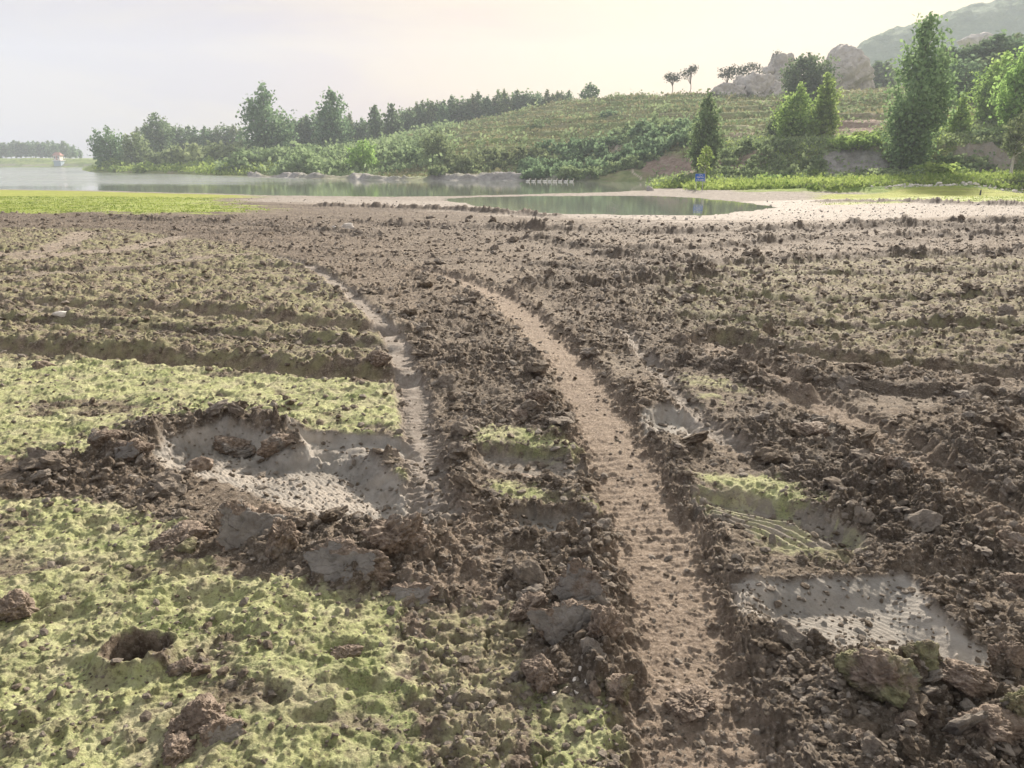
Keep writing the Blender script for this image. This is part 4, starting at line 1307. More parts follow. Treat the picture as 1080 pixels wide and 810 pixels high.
# left peninsula and shore
tree_at('poplar_tree', 283, 200, 89, 27, 'poplar', 'large dark ragged poplar towering over the far shore on the left', lmat=L_DARK, leaves=5200, leaf=0.75, base=0.04, seed=21)
tree_at('poplar_tree', 352, 205, 94, 21, 'poplar', 'second tallest dark poplar on the far shore, a broad blunt top', lmat=L_DARK, leaves=4200, leaf=0.75, base=0.04, seed=22)
tree_at('poplar_tree', 170, 235, 118, 15, 'round', 'round crown rising above the peninsula behind the shore thicket', lmat=L_DARK, leaves=2600, leaf=0.7, base=0.2, seed=23)
tree_at('round_tree', 119, 208, 135, 19, 'round', 'dark round tree at the very tip of the peninsula', lmat=L_DARK, leaves=3600, leaf=0.6, base=0.02, seed=24)
tree_at('round_tree', 145, 206, 140, 14, 'round', 'round tree next to the one at the tip of the peninsula', lmat=L_SHRUB, leaves=2400, leaf=0.6, base=0.02, seed=25)
tree_at('poplar_tree', 397, 215, 109, 9, 'poplar', 'narrow pointed poplar on the far shore, left of a like one', lmat=L_DARK, leaves=1500, leaf=0.7, base=0.05, seed=26)
tree_at('poplar_tree', 415, 216, 109, 10, 'poplar', 'narrow pointed poplar on the far shore, right of a like one', lmat=L_DARK, leaves=1500, leaf=0.7, base=0.05, seed=27)
tree_at('poplar_tree', 621, 222, 88, 9, 'round', 'isolated small poplar on the skyline at the end of the ridge row', lmat=L_DARK, leaves=900, leaf=0.7, base=0.05, seed=28)
tree_at('round_tree', 462, 134, 138, 17, 'round', 'dark round tree above the pale shore rocks', lmat=L_SHRUB, leaves=2400, leaf=0.4, base=0.02, seed=29)
tree_at('round_tree', 384, 136, 148, 15, 'round', 'bright yellow-green round tree at the misty shore', lmat=L_LIGHT, leaves=2200, leaf=0.4, base=0.02, seed=30)

# the belts of poplars, every tree on its own
PV = [tree_meshes('belt_poplar', 10, 1.9 + 0.25 * i, 'poplar' if i < 4 else 'round', 1500, 0.55, L_DARK if i % 3 else L_SHRUB, None, 40 + i, 0.06) for i in range(6)]


def row(us, yf, vf, label, group, jit=4, kind='poplar_tree', widen=1.0):
    for i, u in enumerate(us):
        u = u + random.uniform(-1.5, 1.5)
        y = yf(u) + random.uniform(-4, 4)
        loc = at(u, y)
        h = max(hpx(vf(u) + random.uniform(-jit, jit), y, loc[2]), 2.0)
        plant(kind, PV[random.randrange(6)], loc, label, 'tree', group, sc=h / 10, sxy=h / 10 * widen * random.uniform(0.9, 1.25))


row(np.arange(150, 262, 7.5), lambda u: 262, lambda u: 133, 'slim poplar in the belt behind the thicket of the peninsula', 'poplars of the belt behind the peninsula', 4)
row(np.arange(300, 470, 6.5), lambda u: 232, lambda u: np.interp(u, [300, 340, 400, 430, 470], [119, 122, 124, 116, 112]), 'slim hazy poplar in the belt behind the far shore', 'poplars of the belt behind the far shore', 5)
row(np.arange(432, 600, 5.2), lambda u: np.interp(u, [430, 500, 600], [236, 238, 240]), lambda u: np.interp(u, [430, 480, 520, 600], [112, 103, 98, 97]), 'slim poplar in the row along the crest of the ridge', 'poplars in the row along the ridge crest', 4)
row(np.arange(992, 1110, 7), lambda u: 150, lambda u: np.interp(u, [990, 1020, 1060, 1110], [52, 42, 36, 34]), 'dark poplar of the wood behind the light green trees at the right', 'dark poplars of the wood at the right', 5, widen=1.35)
row(np.arange(1000, 1090, 13), lambda u: 135, lambda u: np.interp(u, [990, 1020, 1060, 1110], [66, 62, 60, 50]), 'dark poplar in the front of the wood at the right', 'poplars in the front of the wood at the right', 5, widen=1.4)
row([919, 925, 931], lambda u: 225, lambda u: 64, 'tiny far tree on the saddle left of the tallest poplar', 'tiny trees on the saddle', 2, widen=1.5)
RV = [tree_meshes('dike_poplar', 11, 2.5 + 0.2 * i, 'round', 420, 1.1, L_DARK, None, 60 + i, 0.16) for i in range(4)]
for i, u in enumerate(np.arange(-40, 88, 5.2)):
    loc = at(u, 436 + random.uniform(-3, 3))
    h = hpx((149 if u < 70 else 150 + (u - 70) * 0.35) + random.uniform(-1.5, 1.5), 436, loc[2])
    plant('poplar_tree', RV[i % 4], loc, 'blue-hazed poplar in the row on the dike across the reservoir', 'tree', 'hazy poplars in the row on the far dike', sc=h / 11)


# wind-shaped pines on the skyline
def pine(u, y, vtop, halfpx, label, seed, layers=2):
    r = np.random.default_rng(seed)
    loc = at(u, y, -0.05)
    h = hpx(vtop, y, loc[2]); R = wpx(halfpx, y)
    segs = [([(0, 0, -0.3), (0.06 * h, 0, h * 0.45), (0.02 * h, 0, h * 0.93)], [0.13, 0.10, 0.05])]
    C = []
    for k in range(9):
        az = k * 2.4
        zc = h * (0.72 + 0.24 * r.uniform())
        q = np.array([R * 0.7 * math.cos(az) * r.uniform(0.6, 1.1), R * 0.7 * math.sin(az), zc])
        segs.append(([(0.04 * h, 0, h * 0.55), q * (0.6, 0.6, 0.95), q], [0.06, 0.045, 0.02]))
        C.append(q)
    C = np.array(C); n = 420
    idx = r.integers(0, len(C), n)
    cent = C[idx] + r.normal(size=(n, 3)) * np.array([0.28 * R, 0.28 * R, 0.045 * h])
    lm = leaf_mesh('pine_crown', cent, np.full(n, 0.36), r.uniform(0, 1, n), L_PINE, r)
    V, F = tube(segs, 5)
    plant('pine_tree', (mesh_from('pine_trunk', V, F, 4, M_BARK), lm), loc, label, 'tree', None, rz=0)


pine(707, 203, 77, 8, 'low flat-topped pine, leftmost on the skyline', 71)
pine(725, 203, 69, 8, 'taller flat-topped pine, second from the left on the skyline', 72)
pine(764, 203, 71, 8, 'flat-topped pine, left one of the three growing together on the skyline', 73)
pine(776, 203, 70, 8, 'flat-topped pine, middle one of the three growing together on the skyline', 74)
pine(791, 202, 68, 9, 'flat-topped pine nearest the outcrops, right one of the three', 75)


# ------------------------------------------------------------------ shrubs and undergrowth
def shrub_mesh(seed, n, leaf, mat, flat=0.75, R=1.0):
    r = np.random.default_rng(seed)
    k = 26
    d = r.normal(size=(k, 3)); d[:, 2] = np.abs(d[:, 2]); d /= np.linalg.norm(d, axis=1, keepdims=True)
    C = d * r.uniform(0.45, 1.0, (k, 1)) * np.array([R, R, R * flat * 1.5])
    idx = r.integers(0, k, n)
    cent = C[idx] + r.normal(0, 0.15 * R, (n, 3)); cent[:, 2] = np.abs(cent[:, 2])
    fol = leaf_mesh('shrub_foliage', cent, leaf * r.uniform(0.6, 1.4, n), r.uniform(0.1, 0.9, k)[idx] + r.normal(0, 0.15, n), mat, r)
    segs = [([(0, 0, -0.15), tuple(c * 0.5), tuple(c * 0.9)], [0.05, 0.035, 0.012]) for c in C[:9]]
    V, F = tube(segs, 4)
    return (mesh_from('shrub_stem', V, F, 4, M_BARK), fol)


SHR = {'dark': [shrub_mesh(200 + i, 620, 0.22, L_SHRUB) for i in range(4)], 'light': [shrub_mesh(210 + i, 620, 0.2, L_LIGHT) for i in range(3)], 'deep': [shrub_mesh(220 + i, 620, 0.22, L_DARK) for i in range(3)]}


def shrubs(pts, pal, label, group, cat='shrub', R=(1.4, 2.4)):
    for (u, y) in pts:
        loc = at(u, y, -0.1)
        s = random.uniform(*R)
        plant('shrub', random.choice(SHR[pal]), loc, label, cat, group, sc=s, sxy=s * random.uniform(1.0, 1.4), parts=('stem', 'foliage'))


def thicket(name, pts, mat, R, n=420, leaf=0.24, seed=1):
    r = np.random.default_rng(seed)
    CC, LL, TT = [], [], []
    for (u, y) in pts:
        loc = np.array(at(u, y, -0.2)); s = r.uniform(*R)
        k = 24
        d = r.normal(size=(k, 3)); d[:, 2] = np.abs(d[:, 2]); d /= np.linalg.norm(d, axis=1, keepdims=True)
        C = d * r.uniform(0.4, 1.0, (k, 1)) * np.array([1.3, 1.3, 1.1])
        idx = r.integers(0, k, n)
        c = C[idx] + r.normal(0, 0.14, (n, 3)); c[:, 2] = np.abs(c[:, 2])
        CC.append(loc + c * s); LL.append(leaf * s * r.uniform(0.6, 1.4, n)); TT.append(r.uniform(0, 0.5) + r.uniform(0, 0.5, k)[idx] + r.normal(0, 0.12, n))
    return tag(link(name, leaf_mesh(name, np.concatenate(CC), np.concatenate(LL), np.concatenate(TT), mat, r)), kind='stuff')


def spread(u0, u1, y0, y1, n):
    return [(random.uniform(u0, u1), random.uniform(y0, y1)) for _ in range(n)]


thicket('hill_thicket', spread(560, 735, 108.5, 128, 62), L_DARK, (1.2, 2.4), seed=1)
thicket('cove_thicket', spread(598, 690, 106.5, 113, 26), L_SHRUB, (0.8, 1.6), seed=9)
thicket('shoulder_thicket', spread(640, 735, 122, 138, 26), L_SHRUB, (1.2, 2.2), seed=2)
thicket('slope_thicket', spread(470, 570, 118, 130, 32), L_SHRUB, (1.0, 2.2), seed=3)
thicket('far_shore_thicket', spread(300, 450, 136, 160, 50), L_SHRUB, (1.8, 3.2), seed=4)
thicket('hollow_thicket', spread(255, 330, 156, 190, 26), L_SHRUB, (2.2, 3.6), seed=5)
thicket('peninsula_thicket', spread(165, 270, 188, 215, 46), L_SHRUB, (2.4, 4.6), seed=6)
thicket('waterside_thicket', spread(118, 260, 182, 200, 22), L_LIGHT, (1.2, 2.0), seed=7)
shrubs([(123, 200)], 'light', 'pale green ball of a bush at the water on the tip of the peninsula', None, R=(2.4, 2.5))
shrubs([(461, 112)], 'dark', 'single round bush growing from the pale rocks at the waterline', None, R=(1.15, 1.2))
shrubs([(972, 80), (985, 79), (997, 80)], 'light', 'bright leafy shrub at the foot of the tallest poplar', 'bright shrubs at the foot of the tallest poplar', R=(1.2, 1.8))
shrubs([(1015, 82), (1030, 84), (1003, 85), (990, 83), (940, 80), (927, 80), (950, 78), (965, 77)], 'dark', 'dark shrub on the bank between the tallest poplar and the brown slip', 'dark shrubs on the bank by the tallest poplar', R=(0.9, 1.5))
thicket('low_slope_thicket', spread(768, 860, 84, 97, 30), L_SHRUB, (0.7, 1.4), seed=8)
shrubs([(805, 82), (818, 80), (833, 83), (846, 81), (858, 84)], 'light', 'light shrub behind the grassy bank right of the blue sign', 'light shrubs behind the grassy bank', R=(0.6, 1.1))
shrubs([(748, 74), (756, 75), (764, 76), (779, 75)], 'light', 'small yellow-green bush beside the blue sign', 'small bushes beside the blue sign', R=(0.45, 0.8))
shrubs([(882, 90), (890, 96), (899, 89), (908, 95), (917, 90), (925, 98)], 'light', 'yellow-green shrub on the terrace left of the tallest poplar', 'shrubs on the terrace left of the tallest poplar', R=(0.8, 1.4))
shrubs([(1038, 90), (1048, 93), (1056, 88), (1075, 91)], 'dark', 'shrub above the brown slip at the right edge', 'shrubs above the brown slip', R=(1.0, 1.6))


def cover(name, n, ubox, ybox, leaf, mat, hgt, keep, seed, per=10, sp=0.6, up=0.6):
    """low vegetation nobody could count: many small tufts as one object"""
    r = np.random.default_rng(seed)
    y = np.sqrt(r.uniform(ybox[0] ** 2, ybox[1] ** 2, n)); u = r.uniform(*ubox, n)
    x = (u - 540) / F_PX * (y * COS + 1.0)
    k = r.uniform(size=n) < keep(x, y)
    x, y = x[k], y[k]; n = len(x)
    z = zfar(x, y)
    s = r.uniform(0.5, 1.4, n)
    tn = np.clip(0.5 + 0.9 * fbm(x * 0.12, y * 0.12, 3, seed) + r.normal(0, 0.12, n), 0, 1)
    idx = np.repeat(np.arange(n), per)
    m = len(idx)
    cent = np.stack([x[idx] + r.normal(0, sp, m) * s[idx], y[idx] + r.normal(0, sp, m) * s[idx], z[idx] + np.abs(r.normal(0, hgt, m)) * s[idx]], -1)
    sz = leaf * s[idx] * r.uniform(0.6, 1.3, m)
    return tag(link(name, leaf_mesh(name, cent, sz, tn[idx] + r.normal(0, 0.15, m), mat, r, up)), kind='stuff')


def on(F, lo=0.2):
    return lambda x, y: flook(F, x, y) > lo


bare = np.clip(soil + roc + path, 0, 1)
patchy = np.clip(sstep(-0.05, 0.35, fbm(FX * 0.05, FY * 0.09, 4, 371)) * 0.6 + 0.9 * sstep(0.35, 0.95, np.sin(tz * 2 * math.pi + 2.0)) * sstep(-0.25, 0.25, fbm(FX * 0.06, FY * 0.06, 3, 373)), 0, 1)
cover('hillside_weeds', 16000, (380, 1110), (104, 235), 0.42, L_WEED, 0.22, lambda x, y: (flook(FD, x, y) > 4) * (1 - flook(bare, x, y)) * 0.6, 81, 7, 0.7)
cover('hillside_scrub', 11000, (330, 1110), (106, 235), 0.42, L_SHRUB, 0.42, lambda x, y: (flook(FD, x, y) > 5) * (1 - flook(bare, x, y)) * flook(patchy, x, y), 82, 16, 0.85)
cover('bank_grass', 19000, (688, 1150), (65, 80), 0.22, L_GRASS, 0.20, lambda x, y: flook(bank, x, y) * (1 - 0.9 * flook(face, x, y)) * (0.5 + 0.5 * (y > 67.5)), 83, 8, 0.25, 1.5)
cover('bank_weeds', 3000, (790, 1150), (65.2, 68.5), 0.2, L_SHRUB, 0.10, lambda x, y: flook(face, x, y) * 0.8, 89, 7, 0.22, 1.2)
cover('slope_undergrowth', 7000, (690, 1150), (77, 106), 0.28, L_SHRUB, 0.28, lambda x, y: (1 - flook(bare, x, y)) * 0.85, 84, 10, 0.4)
cover('slope_weeds', 6000, (690, 1150), (77, 108), 0.26, L_GRASS, 0.25, lambda x, y: (1 - flook(bare, x, y)) * 0.6, 85, 7, 0.4)
cover('cut_weeds', 900, (670, 1090), (78, 118), 0.26, L_SHRUB, 0.2, lambda x, y: flook(bare, x, y) * 0.6, 86, 8, 0.3)
cover('shore_reeds', 5200, (95, 300), (150, 212), 0.5, L_GRASS, 0.45, lambda x, y: (flook(FD, x, y) > 1) * (flook(FD, x, y) < 14) * 0.9, 87, 8, 0.8, 1.2)
cover('peninsula_undergrowth', 5000, (100, 480), (128, 260), 0.55, L_SHRUB, 0.6, lambda x, y: (flook(FD, x, y) > 6) * 0.9, 88, 14, 1.2)


# ------------------------------------------------------------------ rock outcrops on the hill
def lump(name, sx, sy, sz, seed, mat, sub=5, cuts=7, amp=0.30, smooth=True):
    v, f = clod_shape(sub, seed, cuts, sz, amp, (sx, sy))
    return mesh_from(name, v, f, 3, mat, smooth, {'tone': np.full(len(v), 0.5)})


def merge_lumps(name, items, mat, sub=5):
    VV, FF, b = [], [], 0
    for (dx, dy, dz, sx, sy, sz, seed) in items:
        v, f = clod_shape(sub, seed, 9, sz, 0.25, (sx, sy))
        VV.append(v + np.array([dx, dy, dz])); FF.append(f + b); b += len(v)
    v = np.concatenate(VV)
    return mesh_from(name, v, np.concatenate(FF), 3, mat, True, {'tone': np.full(len(v), 0.5)})


def outcrop(u, v_foot, y, items, label):
    p = P(u, v_foot, y)
    m = y / F_PX                                    # metres per picture pixel at that distance
    items = [(a * m, b * m, c * m, d * m, e * m, g * m, sd) for a, b, c, d, e, g, sd in items]
    o = link('rock_outcrop', merge_lumps('rock_outcrop', items, M_ROCK), None, p)
    return tag(o, label, 'rock')


outcrop(788, 108, 178, [(-20, 0, 6, 20, 20, 15, 401), (10, 6, 8, 24, 24, 20, 402), (28, 4, 8, 16, 16, 18, 403), (-2, 12, 12, 20, 18, 14, 404)], 'low pale grey whaleback outcrop on the hill, cracked into big blocks')
outcrop(822, 92, 196, [(2, 0, 8, 22, 16, 18, 411), (-4, 0, 22, 12, 11, 11, 412), (9, 1, 22, 7, 8, 9, 413), (-12, 0, 14, 9, 9, 8, 414)], 'small brown stacked outcrop with a tuft on its top')
outcrop(886, 94, 205, [(-2, 0, 11, 30, 26, 29, 421), (22, 4, 3, 17, 15, 17, 422), (-20, 2, 7, 17, 16, 20, 423)], 'large rounded brown outcrop behind the dark round-topped poplar')
outcrop(1035, 52, 330, [(0, 0, 2, 26, 18, 12, 431), (16, 0, 0, 20, 16, 12, 432)], 'distant bare rock dome rising over the wood at the right')
p = P(820, 63, 196)
r_ = np.random.default_rng(5)
C_ = r_.normal(size=(160, 3)) * np.array([0.55, 0.5, 0.45]) + np.array([0, 0, 1.1])
V, Fc = tube([([(0, 0, -1.0), (0.05, 0, 1.2)], [0.07, 0.03])], 5)
plant('small_tree', (mesh_from('tuft_trunk', V, Fc, 4, M_BARK), leaf_mesh('tuft_crown', C_, np.full(160, 0.28), r_.uniform(0, 1, 160), L_PINE, r_)), p, 'tiny dark tree on top of the small stacked outcrop', 'tree', rz=0)


# ------------------------------------------------------------------ mud lumps lying on the flat
def slab(name, sx, sy, sz, seed):
    """a lump of clay cut smooth on one side by the tyre, torn and crumbly on the others"""
    r = np.random.default_rng(seed)
    v, f = ico(6)
    v = v.copy()
    for _ in range(6):
        n = r.normal(size=3); n[1] = abs(n[1]) * 0.3; n /= np.linalg.norm(n)
        v = v - np.clip(v @ n - r.uniform(0.45, 0.85), 0, None)[:, None] * n * 0.9
    dr = v / (np.linalg.norm(v, axis=1, keepdims=True) + 1e-9)
    v = v + dr * (0.45 * perlin3ish(dr, 1.5, seed + 11) + 0.30 * perlin3ish(dr, 3.4, seed + 12) - 0.22 * np.abs(perlin3ish(dr, 6, seed + 1)) + 0.13 * perlin3ish(dr, 11, seed + 2))[:, None]
    n = np.array([r.normal(0, 0.25), -0.80, 0.55]); n /= np.linalg.norm(n)
    lim = 0.36 + 0.16 * perlin3ish(v, 1.3, seed + 13) + 0.03 * perlin3ish(v, 5, seed + 14)
    k = v @ n - lim
    v = v - np.clip(k, 0, None)[:, None] * n * 0.90
    face = sstep(0.0, 0.10, k) * sstep(-0.30, -0.05, 0.55 - v[:, 2] + 0.8 * perlin3ish(v, 3, seed + 15))
    rough_ = 0.10 * perlin3ish(dr, 17, seed + 2) + 0.12 * np.abs(perlin3ish(dr, 24, seed + 3)) + 0.06 * perlin3ish(dr, 40, seed + 4)
    ck = np.abs(perlin3ish(v, 2.6, seed + 8))
    sm = -0.05 * (1 - sstep(0.01, 0.05, ck)) + 0.02 * perlin3ish(v, 7, seed + 9)
    v = v + dr * (rough_ * (1 - face) + sm * face)[:, None]
    v *= np.array([sx, sy, sz])
    return mesh_from(name, v, f, 3, M_SLAB, True, {'tone': face})


def mud_lump(u, v, w_px, h_px, seed, mat, label, deep=0.7, rz=0.0, tilt=0.0, lift=0.30, group=None, cuts=8, amp=0.22, kind='mud_clod', cat='mud clod'):
    gx, gy = G(u, v)
    dep = gy * COS + 1.55 * SIN
    w = w_px / F_PX * dep * 0.5; h = h_px / F_PX * dep * 0.5
    z = float(zmud(gx, gy))
    if mat is M_SLAB:
        me = slab(kind, w, w * deep, h, seed)
    else:
        me = lump(kind, w, w * deep, h, seed, mat, 6 if w_px > 30 else 4, cuts, max(amp, 0.32) if mat in (M_LUMP, M_MOSSY) else amp)
    o = link(kind, me, None, (gx, gy, z + h * (lift - 0.12)), (tilt, random.uniform(-0.1, 0.1), rz))
    return tag(o, label, cat, group)


mud_lump(266, 574, 84, 78, 501, M_SLAB, 'upright smooth grey slab of clay at the top edge of the green corner', 0.45, 0.5, -0.35, 0.35, cuts=9, amp=0.13)
mud_lump(368, 612, 98, 52, 502, M_SLAB, 'long grey slab of clay with a smooth face, right of the upright slab', 0.5, -0.25, -0.3, 0.3, cuts=9, amp=0.14)
mud_lump(418, 592, 70, 62, 503, M_LUMP, 'dark crumbly clod leaning on the right end of the long grey slab', 0.8, 0.3, 0, 0.3, amp=0.35)
mud_lump(300, 590, 44, 60, 504, M_LUMP, 'reddish crumbly clod packed against the right side of the upright slab', 0.8, 0.9, 0, 0.3, amp=0.35)
mud_lump(192, 578, 62, 36, 505, M_LUMP, 'low dark clod left of the upright grey slab', 0.8, 0.2, 0, 0.25, amp=0.3)
mud_lump(200, 590, 26, 24, 506, M_MOSSY, 'small greenish clod in front of the low dark clod', 0.8, 0.2, 0, 0.3)
mud_lump(432, 632, 60, 24, 507, M_SLAB, 'small grey slab at the lower right end of the long grey slab', 0.6, -0.3, 0, 0.3, cuts=9, amp=0.14)
mud_lump(211, 487, 30, 22, 508, M_LUMP, 'lone dark clod lying in the grey basin', 0.9, 0, 0, 0.45, amp=0.35)
mud_lump(246, 462, 62, 26, 509, M_LUMP, 'overhanging dark flake of mud on the back rim of the grey basin', 0.6, 0.1, 0.1, 0.2, amp=0.25)
mud_lump(293, 468, 44, 24, 510, M_LUMP, 'ridged brown clod between the two halves of the grey basin', 0.6, 0.6, 0, 0.3, amp=0.3)
mud_lump(140, 486, 44, 24, 511, M_SLAB, 'flat grey block at the left rim of the basin', 0.7, -0.3, 0, 0.3, cuts=9, amp=0.14)
mud_lump(112, 478, 42, 24, 512, M_LUMP, 'dark clod at the far left end of the basin rim', 0.8, 0.4, 0, 0.3, amp=0.3)
mud_lump(594, 680, 84, 74, 513, M_SLAB, 'block with a smooth grey front in the heap beside the main wheel track', 0.7, 0.15, -0.1, 0.40, cuts=9, amp=0.16)
mud_lump(608, 648, 62, 52, 514, M_SLAB, 'cracked grey block at the top of the heap left of the main wheel track', 0.7, -0.3, 0, 0.45, cuts=9, amp=0.18)
mud_lump(636, 690, 46, 50, 515, M_LUMP, 'brown broken clod at the right side of the heap', 0.8, 0.5, 0, 0.35, amp=0.3)
mud_lump(576, 725, 56, 44, 516, M_LUMP, 'rough brown clod at the foot of the heap, over the mossy print', 0.8, 0.2, 0, 0.35, amp=0.32)
mud_lump(556, 655, 46, 34, 517, M_LUMP, 'small brown clod at the upper left of the heap', 0.8, 0.8, 0, 0.35, amp=0.3)
mud_lump(652, 738, 40, 32, 518, M_MOSSY, 'greenish clod right of the mossy print at the bottom of the photo', 0.8, 0.2, 0, 0.35)
mud_lump(626, 742, 16, 22, 519, M_LUMP, 'little pale upright lump in the mossy print', 0.8, 0.2, 0, 0.35)
mud_lump(196, 717, 34, 20, 520, M_LUMP, 'rounded light clod on the right lip of the deep hole', 0.8, 0.3, 0, 0.4, amp=0.32)
mud_lump(213, 722, 22, 20, 521, M_LUMP, 'smaller light clod, right neighbour of the one on the lip of the hole', 0.8, 0.3, 0, 0.4, amp=0.32)
mud_lump(222, 770, 60, 42, 522, M_LUMP, 'grey-brown clod at the top of the pile below the hole', 0.8, 0.2, 0, 0.35, amp=0.34)
mud_lump(236, 790, 44, 30, 523, M_SLAB, 'flat-sided clod with a light edge at the right of the pile below the hole', 0.7, 0.2, 0, 0.35, cuts=9, amp=0.16)
mud_lump(196, 782, 46, 30, 524, M_LUMP, 'light clod at the left of the pile below the hole', 0.8, 0.7, 0, 0.3, amp=0.34)
mud_lump(190, 806, 52, 28, 525, M_LUMP, 'clod cut by the bottom edge below the pile', 0.8, 0.7, 0, 0.3, amp=0.34)
mud_lump(18, 652, 50, 34, 526, M_LUMP, 'brown clod at the left edge of the green corner', 0.8, 0.1, 0, 0.25, amp=0.3)
mud_lump(364, 695, 40, 20, 527, M_LUMP, 'dark flake lifted out of the green crust right of the two prints', 0.7, 0.6, 0.2, 0.3, amp=0.22)
mud_lump(925, 742, 92, 62, 528, M_MOSSY, 'large mossy green block below the smooth grey sheet', 0.6, -0.5, -0.2, 0.35, cuts=9, amp=0.22)
mud_lump(968, 730, 44, 44, 529, M_MOSSY, 'smaller mossy block right of the large mossy one', 0.7, -0.3, 0, 0.35, cuts=9, amp=0.2)
mud_lump(1005, 742, 84, 36, 530, M_LUMP, 'long dark furrowed slab right of the mossy blocks', 0.6, -0.35, 0, 0.35, amp=0.22)
mud_lump(1052, 716, 42, 46, 531, M_LUMP, 'dark clod standing at the right end of the grey sheet', 0.8, 0.1, 0, 0.4, amp=0.35)
mud_lump(1035, 785, 100, 44, 532, M_LUMP, 'big light brown clod in the bottom right corner', 0.6, 0.1, 0, 0.35, amp=0.28)
mud_lump(1072, 768, 60, 60, 533, M_MOSSY, 'big mossy-topped clod cut by the right edge near the bottom corner', 0.7, 0.1, 0, 0.35, amp=0.28)
mud_lump(955, 778, 44, 32, 534, M_LUMP, 'brown clod left of the big light brown one', 0.8, 0.1, 0, 0.35, amp=0.33)
mud_lump(905, 795, 46, 32, 535, M_LUMP, 'brown clod near the bottom edge below the large mossy block', 0.8, 0.4, 0, 0.3, amp=0.33)
mud_lump(732, 738, 62, 36, 536, M_LUMP, 'layered brown clod on the right shoulder of the main wheel track', 0.8, 0.4, 0, 0.3, amp=0.33)
mud_lump(1066, 582, 80, 44, 537, M_LUMP, 'broad dark mound of mud cut by the right edge', 0.7, 0.1, 0, 0.3, amp=0.28)
mud_lump(1070, 620, 40, 26, 538, M_LUMP, 'lump below the broad dark mound at the right edge', 0.7, 0.1, 0, 0.3, amp=0.28)
mud_lump(938, 505, 60, 36, 539, M_LUMP, 'dark crumbly heap right of the grooved print', 0.9, 0.1, 0, 0.2, amp=0.38)
mud_lump(572, 432, 34, 24, 540, M_LUMP, 'rounded crumbly clod on the ridge between the two wheel tracks', 0.9, 0.1, 0, 0.3, amp=0.38)
mud_lump(548, 444, 36, 18, 541, M_LUMP, 'low dark clod left of the rounded one on the middle ridge', 0.9, 0.1, 0, 0.3, amp=0.38)
mud_lump(558, 502, 30, 16, 542, M_LUMP, 'brown clod between the two mossy patches on the middle ridge', 0.9, 0.1, 0, 0.3, amp=0.3)
mud_lump(398, 386, 32, 18, 543, M_LUMP, 'pointed clod where the nearer cross rut meets the narrow track', 0.9, 0.1, 0, 0.3, amp=0.3)
mud_lump(855, 460, 50, 22, 544, M_LUMP, 'low rounded clod in the churned mud right of the narrow light strip', 0.9, 0.1, 0, 0.2, amp=0.35)
mud_lump(42, 388, 26, 14, 545, M_LUMP, 'small dark clod at the left on the yellow-green crust', 0.9, 0.1, 0, 0.3, amp=0.35)
M_PALE = mat_simple('pale_stone', (0.55, 0.52, 0.48), (0.80, 0.77, 0.72), 5)
M_GREYST = mat_simple('grey_stone', (0.30, 0.29, 0.28), (0.50, 0.48, 0.46), 5)
mud_lump(68, 332, 22, 9, 561, M_PALE, 'small whitish stone sunk in the mud at the left', 0.7, 0.1, 0, 0.3, kind='stone', cat='stone')
mud_lump(368, 234, 17, 9, 562, M_PALE, 'white rounded boulder half sunk in the mud short of the far dark ridge', 0.7, 0.1, 0, 0.5, kind='boulder', cat='rock')
mud_lump(352, 234, 14, 6, 563, M_GREYST, 'flat grey boulder touching the left side of the white one', 0.7, 0.1, 0, 0.5, kind='boulder', cat='rock')

# chips on the mossy print
for i, (u, v) in enumerate(((612, 722), (606, 728), (618, 731), (598, 736), (584, 741), (608, 738))):
    mud_lump(u, v, 7, 5, 570 + i, M_PALE, 'pale chip scattered on the mossy print at the bottom of the photo', 0.7, i, 0, 0.4, group='pale chips on the mossy print', kind='stone', cat='stone')

# white rubble at the foot of the grassy bank
WR = [(954, 199, 4.5, 'white rock at the top left of the rubble below the grassy bank'), (947, 203, 4, 'small white rock at the left end of the rubble'), (961, 201, 4, 'white rock just right of the top left one in the rubble'),
      (967, 203, 4, 'white rock lying low in the middle of the rubble'), (989, 201.5, 7.5, 'large round white rock at the right end of the rubble'), (1015, 199.5, 5.5, 'leftmost of the three white rocks grouped under the bank'),
      (1022, 201, 5.5, 'middle of the three white rocks grouped under the bank'), (1028, 202, 5, 'rightmost of the three white rocks grouped under the bank'), (1076, 198.5, 6.5, 'white rock on the bank at the right edge of the photo'),
      (1071, 204, 6, 'flat white rock below the one at the right edge'), (1038, 198.5, 4, 'thin flat white slab on the bank above the dark post')]
for i, (u, v, w, lb) in enumerate(WR):
    y = 63.5 + (204 - v) * 0.35
    x = XU(u, y, 0.4); z = float(zfar(x, y)[0]); m = y / F_PX * w / 2
    o = link('white_rock', lump('white_rock', m, m * 0.8, m * 0.8, 600 + i, M_PALE, 3, 6, 0.25, False), None, (x, y, z + m * 0.35))
    tag(o, lb, 'rock', 'white rocks at the foot of the grassy bank')
r = np.random.default_rng(77)
VV, FF, b = [], [], 0
for i in range(260):
    u = r.uniform(930, 1085) if i < 190 else r.uniform(880, 1150); y = r.uniform(62.6, 65.5)
    if i % 3 == 0:
        u = r.normal(958, 14)
    x = XU(u, y, 0.3); z = float(zfar(x, y)[0]); s = 0.045 * (r.pareto(2.0) + 1)
    s = min(s, 0.17)
    v, f = clod_shape(1, 650 + i % 9, 2, 0.7, 0.4)
    VV.append(v * s + np.array([x, y, z + s * 0.3])); FF.append(f + b); b += len(v)
tag(link('rubble', mesh_from('rubble', np.concatenate(VV), np.concatenate(FF), 3, M_PALE, False)), kind='stuff')
x, y = XU(685, 69, 0.2), 69
